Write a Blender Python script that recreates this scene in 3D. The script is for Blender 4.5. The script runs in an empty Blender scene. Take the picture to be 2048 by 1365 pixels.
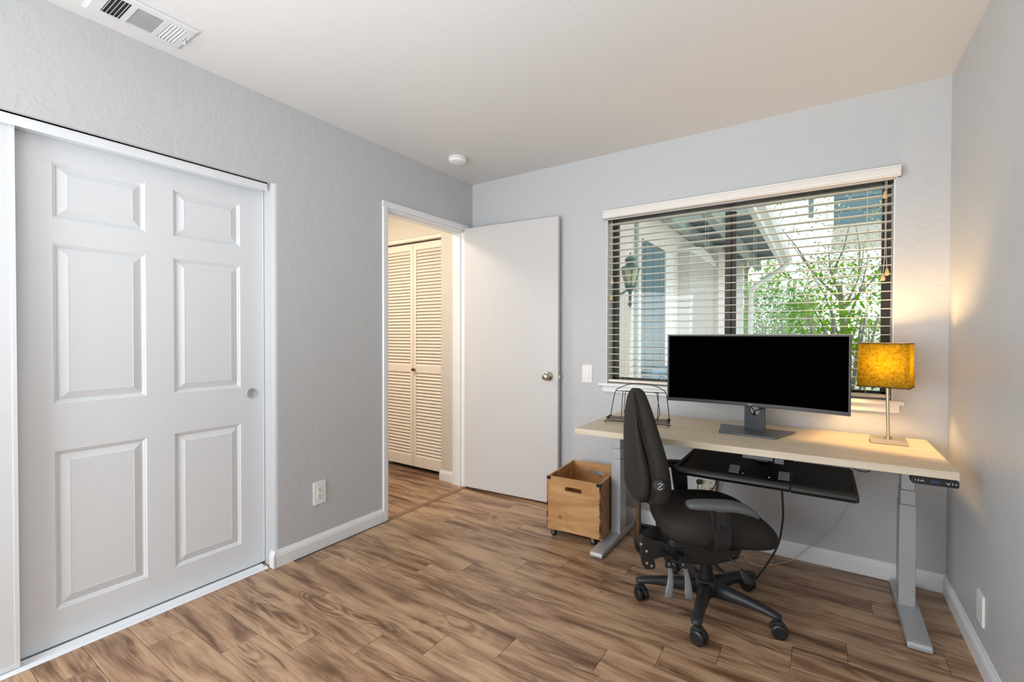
import bpy, bmesh, math, random
from mathutils import Vector, Matrix, noise
random.seed(7)
S = bpy.context.scene
COL = S.collection
R = math.radians
PI = math.pi

# ------------------------------------------------------------------ camera
f_px, yaw, pitch, roll, cam_h = 922.697, 0.58955, 0.0120155, 0.00203906, 1.217685
F = Vector((-math.sin(yaw)*math.cos(pitch), math.cos(yaw)*math.cos(pitch), -math.sin(pitch)))
R0 = Vector((math.cos(yaw), math.sin(yaw), 0))
U0 = R0.cross(F)
RR = R0*math.cos(roll) + U0*math.sin(roll)
UU = RR.cross(F)
cd = bpy.data.cameras.new('camera'); co = bpy.data.objects.new('camera', cd); COL.objects.link(co)
cd.sensor_fit = 'HORIZONTAL'; cd.sensor_width = 36.0; cd.lens = f_px/2048*36.0
cd.clip_start = 0.02; cd.clip_end = 300
co.matrix_world = Matrix(((RR.x, UU.x, -F.x, 0), (RR.y, UU.y, -F.y, 0), (RR.z, UU.z, -F.z, cam_h), (0, 0, 0, 1)))
S.camera = co

# ------------------------------------------------------------------ world, lights, exposure
S.view_settings.view_transform = 'Standard'
S.view_settings.look = 'None'
S.view_settings.gamma = 1.0
S.view_settings.use_curve_mapping = False
S.view_settings.exposure = -0.2
w = bpy.data.worlds.new('overcast_sky'); S.world = w; w.use_nodes = True
bg = w.node_tree.nodes['Background']
bg.inputs[0].default_value = (0.93, 0.97, 1.0, 1); bg.inputs[1].default_value = 2.0

def area(name, loc, target, sx, sy, power, color, spread=PI):
    l = bpy.data.lights.new(name, 'AREA'); l.shape = 'RECTANGLE'; l.size = sx; l.size_y = sy
    l.energy = power; l.color = color; l.spread = spread
    o = bpy.data.objects.new(name, l); COL.objects.link(o)
    o.location = loc
    d = Vector(target) - Vector(loc)
    o.rotation_euler = d.to_track_quat('-Z', 'Y').to_euler()
    return o
area('rear_daylight_fill', (-1.35, -2.38, 1.45), (0.1, 2.2, 1.25), 1.9, 1.5, 38, (0.88, 0.95, 1.0))  # unseen area fill added behind the camera, standing in for window daylight
area('ceiling_bounce_fill', (-0.6, -0.95, 0.8), (-0.6, 0.15, 2.44), 1.6, 1.2, 38, (0.95, 0.975, 1.0), R(125))  # upward area lamp added to brighten the ceiling in place of bounced light
area('right_wall_fill', (-1.95, -0.75, 1.15), (0.4, 1.5, 1.0), 1.0, 1.4, 42, (0.93, 0.97, 1.0))  # invented soft lamp left of the camera, brightens the right wall
area('hall_ceiling_light', (-3.15, 1.75, 2.40), (-3.15, 1.9, 0), 0.35, 0.35, 28, (1.0, 0.84, 0.66))

# ------------------------------------------------------------------ materials
MATS = {}
def srgb(h):
    h = h.lstrip('#'); c = [int(h[i:i+2], 16)/255 for i in (0, 2, 4)]
    return tuple((x/12.92 if x <= .04045 else ((x+.055)/1.055)**2.4) for x in c) + (1,)
def mat(name, col, rough=.5, metal=0, var=.04, vscale=8, bump=0, bscale=60, bdist=.002, spec=.5, coat=0, stretch=None, detail=4):
    if name in MATS: return MATS[name]
    m = bpy.data.materials.new(name); m.use_nodes = True; nt = m.node_tree; N = nt.nodes; L = nt.links
    b = N['Principled BSDF']
    c = srgb(col) if isinstance(col, str) else col
    b.inputs['Roughness'].default_value = rough; b.inputs['Metallic'].default_value = metal
    b.inputs['Specular IOR Level'].default_value = spec
    if coat: b.inputs['Coat Weight'].default_value = coat
    tc = N.new('ShaderNodeTexCoord'); mp = N.new('ShaderNodeMapping'); L.new(tc.outputs['Object'], mp.inputs[0])
    if stretch: mp.inputs['Scale'].default_value = stretch
    nz = N.new('ShaderNodeTexNoise'); nz.inputs['Scale'].default_value = vscale; nz.inputs['Detail'].default_value = detail
    L.new(mp.outputs[0], nz.inputs['Vector'])
    rp = N.new('ShaderNodeValToRGB')
    rp.color_ramp.elements[0].position = .3; rp.color_ramp.elements[1].position = .7
    rp.color_ramp.elements[0].color = tuple(max(0, x*(1-var)) for x in c[:3]) + (1,)
    rp.color_ramp.elements[1].color = tuple(min(1, x*(1+var)) for x in c[:3]) + (1,)
    L.new(nz.outputs[0], rp.inputs[0]); L.new(rp.outputs[0], b.inputs['Base Color'])
    if bump:
        n2 = N.new('ShaderNodeTexNoise'); n2.inputs['Scale'].default_value = bscale; n2.inputs['Detail'].default_value = 3
        L.new(mp.outputs[0], n2.inputs['Vector'])
        bp = N.new('ShaderNodeBump'); bp.inputs['Strength'].default_value = bump; bp.inputs['Distance'].default_value = bdist
        L.new(n2.outputs[0], bp.inputs['Height']); L.new(bp.outputs[0], b.inputs['Normal'])
    MATS[name] = m
    return m
def wallmat(name, col, strength=.5):
    # hand-trowelled drywall: soft patches with sharp little ridges
    m = bpy.data.materials.new(name); m.use_nodes = True; nt = m.node_tree; N = nt.nodes; L = nt.links
    b = N['Principled BSDF']; b.inputs['Base Color'].default_value = srgb(col); b.inputs['Roughness'].default_value = .42
    b.inputs['Specular IOR Level'].default_value = .35
    tc = N.new('ShaderNodeTexCoord')
    dn = N.new('ShaderNodeTexNoise'); dn.inputs['Scale'].default_value = 7; dn.inputs['Detail'].default_value = 3
    L.new(tc.outputs['Object'], dn.inputs['Vector'])
    mx = N.new('ShaderNodeVectorMath'); mx.operation = 'MULTIPLY_ADD'
    mx.inputs[1].default_value = (.25, .25, .25)
    L.new(dn.outputs[1], mx.inputs[0]); L.new(tc.outputs['Object'], mx.inputs[2])
    n1 = N.new('ShaderNodeTexNoise'); n1.inputs['Scale'].default_value = 16; n1.inputs['Detail'].default_value = 5; n1.inputs['Roughness'].default_value = .55
    L.new(mx.outputs[0], n1.inputs['Vector'])
    r1 = N.new('ShaderNodeValToRGB'); r1.color_ramp.elements[0].position = .42; r1.color_ramp.elements[1].position = .56
    L.new(n1.outputs[0], r1.inputs[0])
    n2 = N.new('ShaderNodeTexNoise'); n2.inputs['Scale'].default_value = 70; n2.inputs['Detail'].default_value = 3
    L.new(tc.outputs['Object'], n2.inputs['Vector'])
    ad = N.new('ShaderNodeMath'); ad.operation = 'MULTIPLY_ADD'; ad.inputs[1].default_value = .25
    L.new(n2.outputs[0], ad.inputs[0]); L.new(r1.outputs[0], ad.inputs[2])
    bp = N.new('ShaderNodeBump'); bp.inputs['Strength'].default_value = strength; bp.inputs['Distance'].default_value = .0028
    L.new(ad.outputs[0], bp.inputs['Height']); L.new(bp.outputs[0], b.inputs['Normal'])
    MATS[name] = m
    return m
def plankmat(name):
    m = bpy.data.materials.new(name); m.use_nodes = True; nt = m.node_tree; N = nt.nodes; L = nt.links
    b = N['Principled BSDF']; b.inputs['Roughness'].default_value = .36; b.inputs['Specular IOR Level'].default_value = .45
    tc = N.new('ShaderNodeTexCoord'); oi = N.new('ShaderNodeObjectInfo')
    mu = N.new('ShaderNodeMath'); mu.operation = 'MULTIPLY'; mu.inputs[1].default_value = 91.7
    L.new(oi.outputs['Random'], mu.inputs[0])
    cb = N.new('ShaderNodeCombineXYZ'); L.new(mu.outputs[0], cb.inputs[0]); L.new(mu.outputs[0], cb.inputs[1]); L.new(mu.outputs[0], cb.inputs[2])
    ad = N.new('ShaderNodeVectorMath'); ad.operation = 'ADD'; L.new(tc.outputs['Object'], ad.inputs[0]); L.new(cb.outputs[0], ad.inputs[1])
    # broad warp so grain meanders along the board
    mw = N.new('ShaderNodeMapping'); mw.inputs['Scale'].default_value = (1.3, 3.5, 1); L.new(ad.outputs[0], mw.inputs[0])
    nw = N.new('ShaderNodeTexNoise'); nw.inputs['Scale'].default_value = 1.5; nw.inputs['Detail'].default_value = 3; L.new(mw.outputs[0], nw.inputs['Vector'])
    wm = N.new('ShaderNodeVectorMath'); wm.operation = 'MULTIPLY_ADD'; wm.inputs[1].default_value = (.20, .075, 0)
    L.new(nw.outputs[1], wm.inputs[0]); L.new(ad.outputs[0], wm.inputs[2])
    # broad tone
    m1 = N.new('ShaderNodeMapping'); m1.inputs['Scale'].default_value = (1.5, 11, 1); L.new(wm.outputs[0], m1.inputs[0])
    n1 = N.new('ShaderNodeTexNoise'); n1.inputs['Scale'].default_value = 1.6; n1.inputs['Detail'].default_value = 5; n1.inputs['Roughness'].default_value = .55
    L.new(m1.outputs[0], n1.inputs['Vector'])
    # fine streaks
    m2 = N.new('ShaderNodeMapping'); m2.inputs['Scale'].default_value = (3.5, 90, 1); L.new(wm.outputs[0], m2.inputs[0])
    n2 = N.new('ShaderNodeTexNoise'); n2.inputs['Scale'].default_value = 1.5; n2.inputs['Detail'].default_value = 5; n2.inputs['Roughness'].default_value = .6
    L.new(m2.outputs[0], n2.inputs['Vector'])
    # cathedral rings
    m3 = N.new('ShaderNodeMapping'); m3.inputs['Scale'].default_value = (1.3, 8, 1); L.new(wm.outputs[0], m3.inputs[0])
    n3 = N.new('ShaderNodeTexNoise'); n3.inputs['Scale'].default_value = 1.3; n3.inputs['Detail'].default_value = 1; L.new(m3.outputs[0], n3.inputs['Vector'])
    sm = N.new('ShaderNodeMath'); sm.operation = 'MULTIPLY'; sm.inputs[1].default_value = 95; L.new(n3.outputs[0], sm.inputs[0])
    sn = N.new('ShaderNodeMath'); sn.operation = 'SINE'; L.new(sm.outputs[0], sn.inputs[0])
    mk = N.new('ShaderNodeMapRange'); mk.inputs[1].default_value = .5; mk.inputs[2].default_value = .62; L.new(n3.outputs[0], mk.inputs[0])
    rg = N.new('ShaderNodeMath'); rg.operation = 'MULTIPLY'; L.new(sn.outputs[0], rg.inputs[0]); L.new(mk.outputs[0], rg.inputs[1])
    a1 = N.new('ShaderNodeMath'); a1.operation = 'MULTIPLY_ADD'; a1.inputs[1].default_value = .065; L.new(rg.outputs[0], a1.inputs[0]); L.new(n1.outputs[0], a1.inputs[2])
    s2 = N.new('ShaderNodeMath'); s2.operation = 'SUBTRACT'; s2.inputs[1].default_value = .5; L.new(n2.outputs[0], s2.inputs[0])
    a2 = N.new('ShaderNodeMath'); a2.operation = 'MULTIPLY_ADD'; a2.inputs[1].default_value = .36; L.new(s2.outputs[0], a2.inputs[0]); L.new(a1.outputs[0], a2.inputs[2])
    # board to board shift
    wn = N.new('ShaderNodeTexWhiteNoise'); wn.noise_dimensions = '1D'; L.new(mu.outputs[0], wn.inputs['W'])
    ms = N.new('ShaderNodeMath'); ms.operation = 'MULTIPLY_ADD'; ms.inputs[1].default_value = .10; ms.inputs[2].default_value = -.05; L.new(wn.outputs[0], ms.inputs[0])
    a3 = N.new('ShaderNodeMath'); a3.operation = 'ADD'; L.new(a2.outputs[0], a3.inputs[0]); L.new(ms.outputs[0], a3.inputs[1])
    rp = N.new('ShaderNodeValToRGB'); cr = rp.color_ramp
    cr.elements[0].position = .22; cr.elements[0].color = srgb('#5a402b')
    cr.elements[1].position = .74; cr.elements[1].color = srgb('#c6a480')
    for p, c in ((.34, '#6f523c'), (.42, '#8c6c53'), (.51, '#a88569'), (.61, '#b79878')):
        e = cr.elements.new(p); e.color = srgb(c)
    L.new(a3.outputs[0], rp.inputs[0])
    # dark knots
    vo = N.new('ShaderNodeTexVoronoi'); vo.inputs['Scale'].default_value = 1.5; mv = N.new('ShaderNodeMapping'); mv.inputs['Scale'].default_value = (1.0, 2.4, 1)
    L.new(wm.outputs[0], mv.inputs[0]); L.new(mv.outputs[0], vo.inputs['Vector'])
    kr = N.new('ShaderNodeValToRGB'); kr.color_ramp.elements[0].position = .03; kr.color_ramp.elements[0].color = (.75, .75, .75, 1)
    kr.color_ramp.elements[1].position = .13; kr.color_ramp.elements[1].color = (0, 0, 0, 1)
    L.new(vo.outputs['Distance'], kr.inputs[0])
    mxc = N.new('ShaderNodeMix'); mxc.data_type = 'RGBA'; L.new(kr.outputs[0], mxc.inputs[0]); L.new(rp.outputs[0], mxc.inputs[6]); mxc.inputs[7].default_value = srgb('#5b4030')
    L.new(mxc.outputs[2], b.inputs['Base Color'])
    bp = N.new('ShaderNodeBump'); bp.inputs['Strength'].default_value = .12; bp.inputs['Distance'].default_value = .001
    L.new(n2.outputs[0], bp.inputs['Height']); L.new(bp.outputs[0], b.inputs['Normal'])
    MATS[name] = m
    return m
def woodmat(name, c0, c1, c2, rough=.5, scale=(1, 12, 12), knots=None, contrast=(.35, .65), spots=()):
    m = bpy.data.materials.new(name); m.use_nodes = True; nt = m.node_tree; N = nt.nodes; L = nt.links
    b = N['Principled BSDF']; b.inputs['Roughness'].default_value = rough; b.inputs['Specular IOR Level'].default_value = .3
    tc = N.new('ShaderNodeTexCoord'); mp = N.new('ShaderNodeMapping'); mp.inputs['Scale'].default_value = scale
    L.new(tc.outputs['Object'], mp.inputs[0])
    n1 = N.new('ShaderNodeTexNoise'); n1.inputs['Scale'].default_value = 2.2; n1.inputs['Detail'].default_value = 6; n1.inputs['Roughness'].default_value = .55; n1.inputs['Distortion'].default_value = .6
    L.new(mp.outputs[0], n1.inputs['Vector'])
    rp = N.new('ShaderNodeValToRGB'); cr = rp.color_ramp
    cr.elements[0].position = contrast[0]; cr.elements[0].color = srgb(c0); cr.elements[1].position = contrast[1]; cr.elements[1].color = srgb(c2)
    e = cr.elements.new(.5); e.color = srgb(c1)
    L.new(n1.outputs[0], rp.inputs[0]); out = rp.outputs[0]
    if knots:
        vo = N.new('ShaderNodeTexVoronoi'); vo.inputs['Scale'].default_value = knots; L.new(tc.outputs['Object'], vo.inputs['Vector'])
        kr = N.new('ShaderNodeValToRGB'); kr.color_ramp.elements[0].position = .05; kr.color_ramp.elements[0].color = (1, 1, 1, 1)
        kr.color_ramp.elements[1].position = .1; kr.color_ramp.elements[1].color = (0, 0, 0, 1)
        L.new(vo.outputs['Distance'], kr.inputs[0])
        mx = N.new('ShaderNodeMix'); mx.data_type = 'RGBA'; L.new(kr.outputs[0], mx.inputs[0]); L.new(out, mx.inputs[6]); mx.inputs[7].default_value = srgb('#6e4a2c')
        out = mx.outputs[2]
    for sx_, sy_, sz_ in spots:      # single knots at known places on the board
        dd = N.new('ShaderNodeVectorMath'); dd.operation = 'DISTANCE'; L.new(tc.outputs['Object'], dd.inputs[0]); dd.inputs[1].default_value = (sx_, sy_, sz_)
        kr = N.new('ShaderNodeValToRGB'); ce = kr.color_ramp
        ce.elements[0].position = .002; ce.elements[0].color = (.25, .25, .25, 1); ce.elements[1].position = .016; ce.elements[1].color = (0, 0, 0, 1)
        e = ce.elements.new(.006); e.color = (1, 1, 1, 1); e = ce.elements.new(.009); e.color = (.25, .25, .25, 1)
        L.new(dd.outputs['Value'], kr.inputs[0])
        mx = N.new('ShaderNodeMix'); mx.data_type = 'RGBA'; L.new(kr.outputs[0], mx.inputs[0]); L.new(out, mx.inputs[6]); mx.inputs[7].default_value = srgb('#5c3b20')
        out = mx.outputs[2]
    L.new(out, b.inputs['Base Color'])
    MATS[name] = m
    return m
def glassmat():
    m = bpy.data.materials.new('window_glass'); m.use_nodes = True; nt = m.node_tree; N = nt.nodes; L = nt.links
    N.remove(N['Principled BSDF'])
    t = N.new('ShaderNodeBsdfTransparent'); t.inputs[0].default_value = (.93, .97, .96, 1)
    g = N.new('ShaderNodeBsdfGlossy'); g.inputs['Roughness'].default_value = .01
    fr = N.new('ShaderNodeFresnel'); fr.inputs[0].default_value = 1.35
    mx = N.new('ShaderNodeMixShader'); L.new(fr.outputs[0], mx.inputs[0]); L.new(t.outputs[0], mx.inputs[1]); L.new(g.outputs[0], mx.inputs[2])
    L.new(mx.outputs[0], N['Material Output'].inputs[0])
    return m
def fabric_shade():
    m = bpy.data.materials.new('lamp_shade_fabric'); m.use_nodes = True; nt = m.node_tree; N = nt.nodes; L = nt.links
    N.remove(N['Principled BSDF'])
    tc = N.new('ShaderNodeTexCoord')
    w1 = N.new('ShaderNodeTexNoise'); w1.inputs['Scale'].default_value = 90; w1.inputs['Detail'].default_value = 3; L.new(tc.outputs['Object'], w1.inputs['Vector'])
    rp = N.new('ShaderNodeValToRGB'); rp.color_ramp.elements[0].position = .35; rp.color_ramp.elements[1].position = .65
    rp.color_ramp.elements[0].color = (.20, .155, .015, 1); rp.color_ramp.elements[1].color = (.33, .26, .035, 1)
    L.new(w1.outputs[0], rp.inputs[0])
    t = N.new('ShaderNodeBsdfTranslucent'); d = N.new('ShaderNodeBsdfDiffuse')
    L.new(rp.outputs[0], t.inputs[0]); L.new(rp.outputs[0], d.inputs[0])
    mx = N.new('ShaderNodeMixShader'); mx.inputs[0].default_value = .45
    L.new(t.outputs[0], mx.inputs[1]); L.new(d.outputs[0], mx.inputs[2]); L.new(mx.outputs[0], N['Material Output'].inputs[0])
    return m
def emis(name, col, s):
    m = bpy.data.materials.new(name); m.use_nodes = True; b = m.node_tree.nodes['Principled BSDF']
    b.inputs['Base Color'].default_value = srgb(col); b.inputs['Emission Color'].default_value = srgb(col); b.inputs['Emission Strength'].default_value = s
    return m
def leafmat(name, a, b_):
    m = bpy.data.materials.new(name); m.use_nodes = True; nt = m.node_tree; N = nt.nodes; L = nt.links
    N.remove(N['Principled BSDF'])
    tc = N.new('ShaderNodeTexCoord'); nz = N.new('ShaderNodeTexNoise'); nz.inputs['Scale'].default_value = 4; L.new(tc.outputs['Object'], nz.inputs['Vector'])
    rp = N.new('ShaderNodeValToRGB'); rp.color_ramp.elements[0].position = .35; rp.color_ramp.elements[1].position = .65
    rp.color_ramp.elements[0].color = srgb(a); rp.color_ramp.elements[1].color = srgb(b_); L.new(nz.outputs[0], rp.inputs[0])
    t = N.new('ShaderNodeBsdfTranslucent'); d = N.new('ShaderNodeBsdfDiffuse'); L.new(rp.outputs[0], t.inputs[0]); L.new(rp.outputs[0], d.inputs[0])
    mx = N.new('ShaderNodeMixShader'); mx.inputs[0].default_value = .5
    L.new(t.outputs[0], mx.inputs[1]); L.new(d.outputs[0], mx.inputs[2]); L.new(mx.outputs[0], N['Material Output'].inputs[0])
    return m

M_WALL = wallmat('grey_wall_paint', '#c5c7c9', .22)
M_CEIL = wallmat('ceiling_paint', '#d9d8d7', .07)
M_HALLW = wallmat('hall_wall_paint', '#d8d4cc', .25)
M_TRIM = mat('white_trim_paint', '#eceef0', .32, var=.01)
M_DOORW = mat('white_door_paint', '#e2e5e8', .34, var=.012, bump=.12, bscale=14, bdist=.0012, stretch=(1, 3, 14))
M_FLUSH = mat('flush_door_paint', '#d0cfcf', .35, var=.01, bump=.05, bscale=8)
M_BIFOLD = mat('bifold_white_paint', '#f3ece2', .4, var=.015)
M_PLANK = plankmat('vinyl_plank')
M_BASE = mat('plank_seam_brown', '#4a3525', .8)
M_THRESH = mat('threshold_brown', '#8f6c4c', .45, var=.08, stretch=(14, 2, 1))
M_TRACK = mat('white_aluminium_track', '#eef1f5', .3, .15, var=.01)
M_BRONZE = mat('dark_bronze_frame', '#3a332e', .45, .4, var=.08)
M_SLAT = mat('cream_slat', '#e9e4d8', .38, var=.01)
M_VAL = mat('valance_white', '#e6e2dc', .4, var=.01)
M_CORD = mat('blind_cord', '#d8d3c4', .8)
M_TASSEL = mat('tassel_tan', '#d9bd8a', .5, var=.1)
M_PLAST = mat('white_plastic', '#efefec', .35, var=.005)
M_DARK = mat('slot_dark', '#2a2a2c', .6)
M_NICK = mat('satin_nickel', '#c2bbb0', .22, 1.0, var=.03)
M_BRNI = mat('brushed_nickel', '#cabfa8', .34, .95, var=.04, stretch=(1, 40, 1))
M_STEEL = mat('silver_grey_steel', '#b6b8ba', .38, .35, var=.015)
M_DESK = woodmat('pale_maple_laminate', '#cdbba0', '#d6c6ae', '#ddd0bb', .42, (1.2, 16, 16), contrast=(.3, .7))
M_PINE = woodmat('oiled_pine', '#a5764a', '#b98a5a', '#c99c6c', .45, (1.5, 9, 9), knots=None)
M_PINEK = woodmat('oiled_pine_knotty', '#a87a4d', '#bb8c5c', '#cb9e6e', .45, (1.4, 7, 7), spots=((-.082, -.205, .138), (.03, .193, .29), (-.02, .193, .20)))
M_IRON = mat('black_iron', '#1f1c1a', .45, .6, var=.1)
M_BLK = mat('black_fabric', '#2d2926', .72, var=.25, vscale=220, bump=.35, bscale=420, bdist=.0008, spec=.25)
M_BLKP = mat('black_plastic', '#1a1a1b', .42, var=.08)
M_BASEP = mat('charcoal_nylon', '#2b2c2f', .45, var=.06, bump=.1, bscale=300, bdist=.0004)
M_ARM = mat('grey_urethane', '#545859', .42, var=.04)
M_LEVER = mat('grey_lever', '#7b7e81', .35, .3, var=.03)
M_CHROME = mat('chrome', '#d0d0d0', .15, 1)
M_SCREEN = mat('black_screen', (.0005, .0005, .0005, 1), .95, var=0, spec=0)
M_BEZEL = mat('dark_bezel', '#26272b', .4, var=.03)
M_STAND = mat('dark_slate_stand', '#3b3d41', .45, .3, var=.03)
M_STANDB = mat('slate_base_metal', '#5d6268', .3, .5, var=.03)
M_TRAY = mat('black_tray', '#0d0d0d', .36, var=.1, bump=.12, bscale=260, bdist=.0005)
M_TRAYM = mat('black_matte_tray', '#0b0b0b', .85, var=.1)
M_PRINT = mat('white_print', '#f2f2f2', .5)
M_LCD = mat('dim_display', '#2d3656', .3)
M_BLKC = mat('black_cable', '#141414', .5)
M_WHTC = mat('white_cable', '#cfc7ba', .5)
M_BULB = emis('lit_bulb', '#ffcf8c', 470)
M_SHADE = fabric_shade()
M_SHADEE = mat('shade_edge', '#3a2f22', .8)
M_GLASS = glassmat()
M_STUCCO = mat('white_stucco', '#f0e2da', .9, var=.05, bump=.5, bscale=45, bdist=.006)
M_STUCCO2 = mat('shaded_stucco', '#cfc8c2', .9, var=.1, vscale=14, bump=.6, bscale=24, bdist=.01)  # greyer copy of the stucco, the pier's shading put into its colour
M_TEAL = mat('blue_grey_paint', '#5f7a84', .6, var=.05)
M_TEALD = mat('dark_blue_grey_boards', '#4e636c', .7, var=.07)
M_SAGE = mat('sage_beam_paint', '#a4b3ad', .6, var=.05)
M_VERD = mat('verdigris_metal', '#5d7a70', .5, .3, var=.15)
M_LGLASS = mat('amber_lantern_glass', '#cfd3b0', .2, var=.2)
M_WHITEX = mat('white_exterior_paint', '#f4f2f0', .6, var=.02)
M_BARK = mat('grey_bark', '#8a8278', .9, var=.2, vscale=20, bump=.5)
M_LEAF1 = leafmat('bright_green_leaf', '#5f9f0c', '#a4cc2a')
M_LEAF2 = leafmat('yellow_green_leaf', '#86b43a', '#c6d870')
M_LEAF3 = leafmat('pale_blossom_leaf', '#9fb07c', '#dfe0c4')
M_LEAF4 = leafmat('deep_green_leaf', '#4f9408', '#9ac622')
M_CONC = mat('pale_concrete', '#cfc8c0', .9, var=.05)
M_BLUE = mat('blue_bench_paint', '#4f87a5', .6, var=.1)

# ------------------------------------------------------------------ mesh helpers
def link(name, bm, m, parent=None, smooth=False, kind=None, subsurf=0, bevel=0, mods=None):
    bmesh.ops.recalc_face_normals(bm, faces=bm.faces)
    me = bpy.data.meshes.new(name); bm.to_mesh(me); bm.free()
    if m: me.materials.append(m)
    if smooth:
        for p in me.polygons: p.use_smooth = True
    o = bpy.data.objects.new(name, me); COL.objects.link(o)
    if parent: o.parent = parent
    if kind: o['kind'] = kind
    if bevel:
        md = o.modifiers.new('b', 'BEVEL'); md.width = bevel; md.segments = 2; md.limit_method = 'ANGLE'; md.angle_limit = R(40)
        md.harden_normals = False
    if subsurf:
        md = o.modifiers.new('s', 'SUBSURF'); md.levels = subsurf; md.render_levels = subsurf
    return o
def B(): return bmesh.new()
def box(bm, x0, x1, y0, y1, z0, z1, M=None):
    vs = [bm.verts.new(Vector(p)) for p in ((x0,y0,z0),(x1,y0,z0),(x1,y1,z0),(x0,y1,z0),(x0,y0,z1),(x1,y0,z1),(x1,y1,z1),(x0,y1,z1))]
    if M:
        for v in vs: v.co = M @ v.co
    for f in ((0,3,2,1),(4,5,6,7),(0,1,5,4),(1,2,6,5),(2,3,7,6),(3,0,4,7)): bm.faces.new([vs[i] for i in f])
    return bm
def bx(*a, **k): return box(B(), *a, **k)
def prism(bm, pts, a0, a1, axis='z', M=None):
    # pts 2-D outline; extruded along axis. axis x: pts=(y,z); y: pts=(x,z); z: pts=(x,y)
    def P(p, a):
        v = {'z': (p[0], p[1], a), 'y': (p[0], a, p[1]), 'x': (a, p[0], p[1])}[axis]
        v = Vector(v); return M @ v if M else v
    lo = [bm.verts.new(P(p, a0)) for p in pts]; hi = [bm.verts.new(P(p, a1)) for p in pts]
    n = len(pts)
    bm.faces.new(lo[::-1]); bm.faces.new(hi)
    for i in range(n): bm.faces.new((lo[i], lo[(i+1) % n], hi[(i+1) % n], hi[i]))
    return bm
def rrect(x0, x1, y0, y1, r, n=5):
    pts = []
    for cx, cy, a in ((x1-r, y0+r, -90), (x1-r, y1-r, 0), (x0+r, y1-r, 90), (x0+r, y0+r, 180)):
        for i in range(n+1):
            t = R(a + 90*i/n); pts.append((cx+r*math.cos(t), cy+r*math.sin(t)))
    return pts
def frame_of(d):
    d = d.normalized(); u = Vector((0, 0, 1)) if abs(d.z) < .9 else Vector((1, 0, 0))
    a = d.cross(u).normalized(); b = d.cross(a).normalized(); return a, b
def tube(bm, pts, r, n=8, cap=True, closed=False):
    pts = [Vector(p) for p in pts]; rings = []
    N = len(pts)
    rr = r if isinstance(r, (list, tuple)) else [r]*N
    pa = None
    for i, p in enumerate(pts):
        if closed: d = pts[(i+1) % N] - pts[i-1]
        else: d = pts[min(i+1, N-1)] - pts[max(i-1, 0)]
        d.normalize()
        if pa is None: a, b = frame_of(d)
        else:
            a = (pa - d*pa.dot(d)).normalized(); b = d.cross(a)
        pa = a
        rings.append([bm.verts.new(p + a*rr[i]*math.cos(2*PI*k/n) + b*rr[i]*math.sin(2*PI*k/n)) for k in range(n)])
    rng = range(N if closed else N-1)
    for i in rng:
        A, C = rings[i], rings[(i+1) % N]
        for k in range(n): bm.faces.new((A[k], A[(k+1) % n], C[(k+1) % n], C[k]))
    if cap and not closed:
        bm.faces.new(rings[0][::-1]); bm.faces.new(rings[-1])
    return bm
def curve_pts(ctrl, n=8):
    # Catmull-Rom
    P = [Vector(p) for p in ctrl]; P = [P[0]*2-P[1]] + P + [P[-1]*2-P[-2]]; out = []
    for i in range(1, len(P)-2):
        for k in range(n):
            t = k/n; a, b, c, d = P[i-1], P[i], P[i+1], P[i+2]
            out.append(.5*((2*b) + (c-a)*t + (2*a-5*b+4*c-d)*t*t + (3*b-a-3*c+d)*t**3))
    out.append(P[-2]); return out
def cyl(bm, p0, p1, r0, r1=None, n=20, M=None):
    p0, p1 = Vector(p0), Vector(p1)
    if r1 is None: r1 = r0
    a, b = frame_of(p1-p0)
    A = [bm.verts.new(p0+(a*math.cos(2*PI*k/n)+b*math.sin(2*PI*k/n))*r0) for k in range(n)]
    C = [bm.verts.new(p1+(a*math.cos(2*PI*k/n)+b*math.sin(2*PI*k/n))*r1) for k in range(n)]
    bm.faces.new(A[::-1]); bm.faces.new(C)
    for k in range(n): bm.faces.new((A[k], A[(k+1) % n], C[(k+1) % n], C[k]))
    return bm
def lathe(bm, prof, base=(0,0,0), axis=(0,0,1), n=24):
    base = Vector(base); ax = Vector(axis).normalized(); a, b = frame_of(ax); rings = []
    for r, h in prof:
        rings.append([bm.verts.new(base+ax*h+(a*math.cos(2*PI*k/n)+b*math.sin(2*PI*k/n))*max(r, 1e-4)) for k in range(n)])
    for A, C in zip(rings, rings[1:]):
        for k in range(n): bm.faces.new((A[k], A[(k+1) % n], C[(k+1) % n], C[k]))
    bm.faces.new(rings[0][::-1]); bm.faces.new(rings[-1])
    return bm
def loft(bm, rings, cap=True):
    V = [[bm.verts.new(Vector(p)) for p in r] for r in rings]; n = len(V[0])
    for A, C in zip(V, V[1:]):
        for k in range(n): bm.faces.new((A[k], A[(k+1) % n], C[(k+1) % n], C[k]))
    if cap: bm.faces.new(V[0][::-1]); bm.faces.new(V[-1])
    return bm
def sup(a, b, n=24, e=2.6):
    out = []
    for k in range(n):
        t = 2*PI*k/n; c, s = math.cos(t), math.sin(t)
        out.append((a*math.copysign(abs(c)**(2/e), c), b*math.copysign(abs(s)**(2/e), s)))
    return out
def empty(name, loc=(0,0,0), rz=0, label=None, cat=None, group=None, kind=None):
    o = bpy.data.objects.new(name, None); COL.objects.link(o); o.location = loc; o.rotation_euler = (0, 0, rz); o.empty_display_size = .1
    tag(o, label, cat, group, kind); return o
def tag(o, label=None, cat=None, group=None, kind=None):
    if label: o['label'] = label
    if cat: o['category'] = cat
    if group: o['group'] = group
    if kind: o['kind'] = kind
    return o
def struct(name, bm, m, label, cat, parent=None, **k):
    o = link(name, bm, m, parent, **k); tag(o, label, cat, kind='structure'); return o
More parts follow.
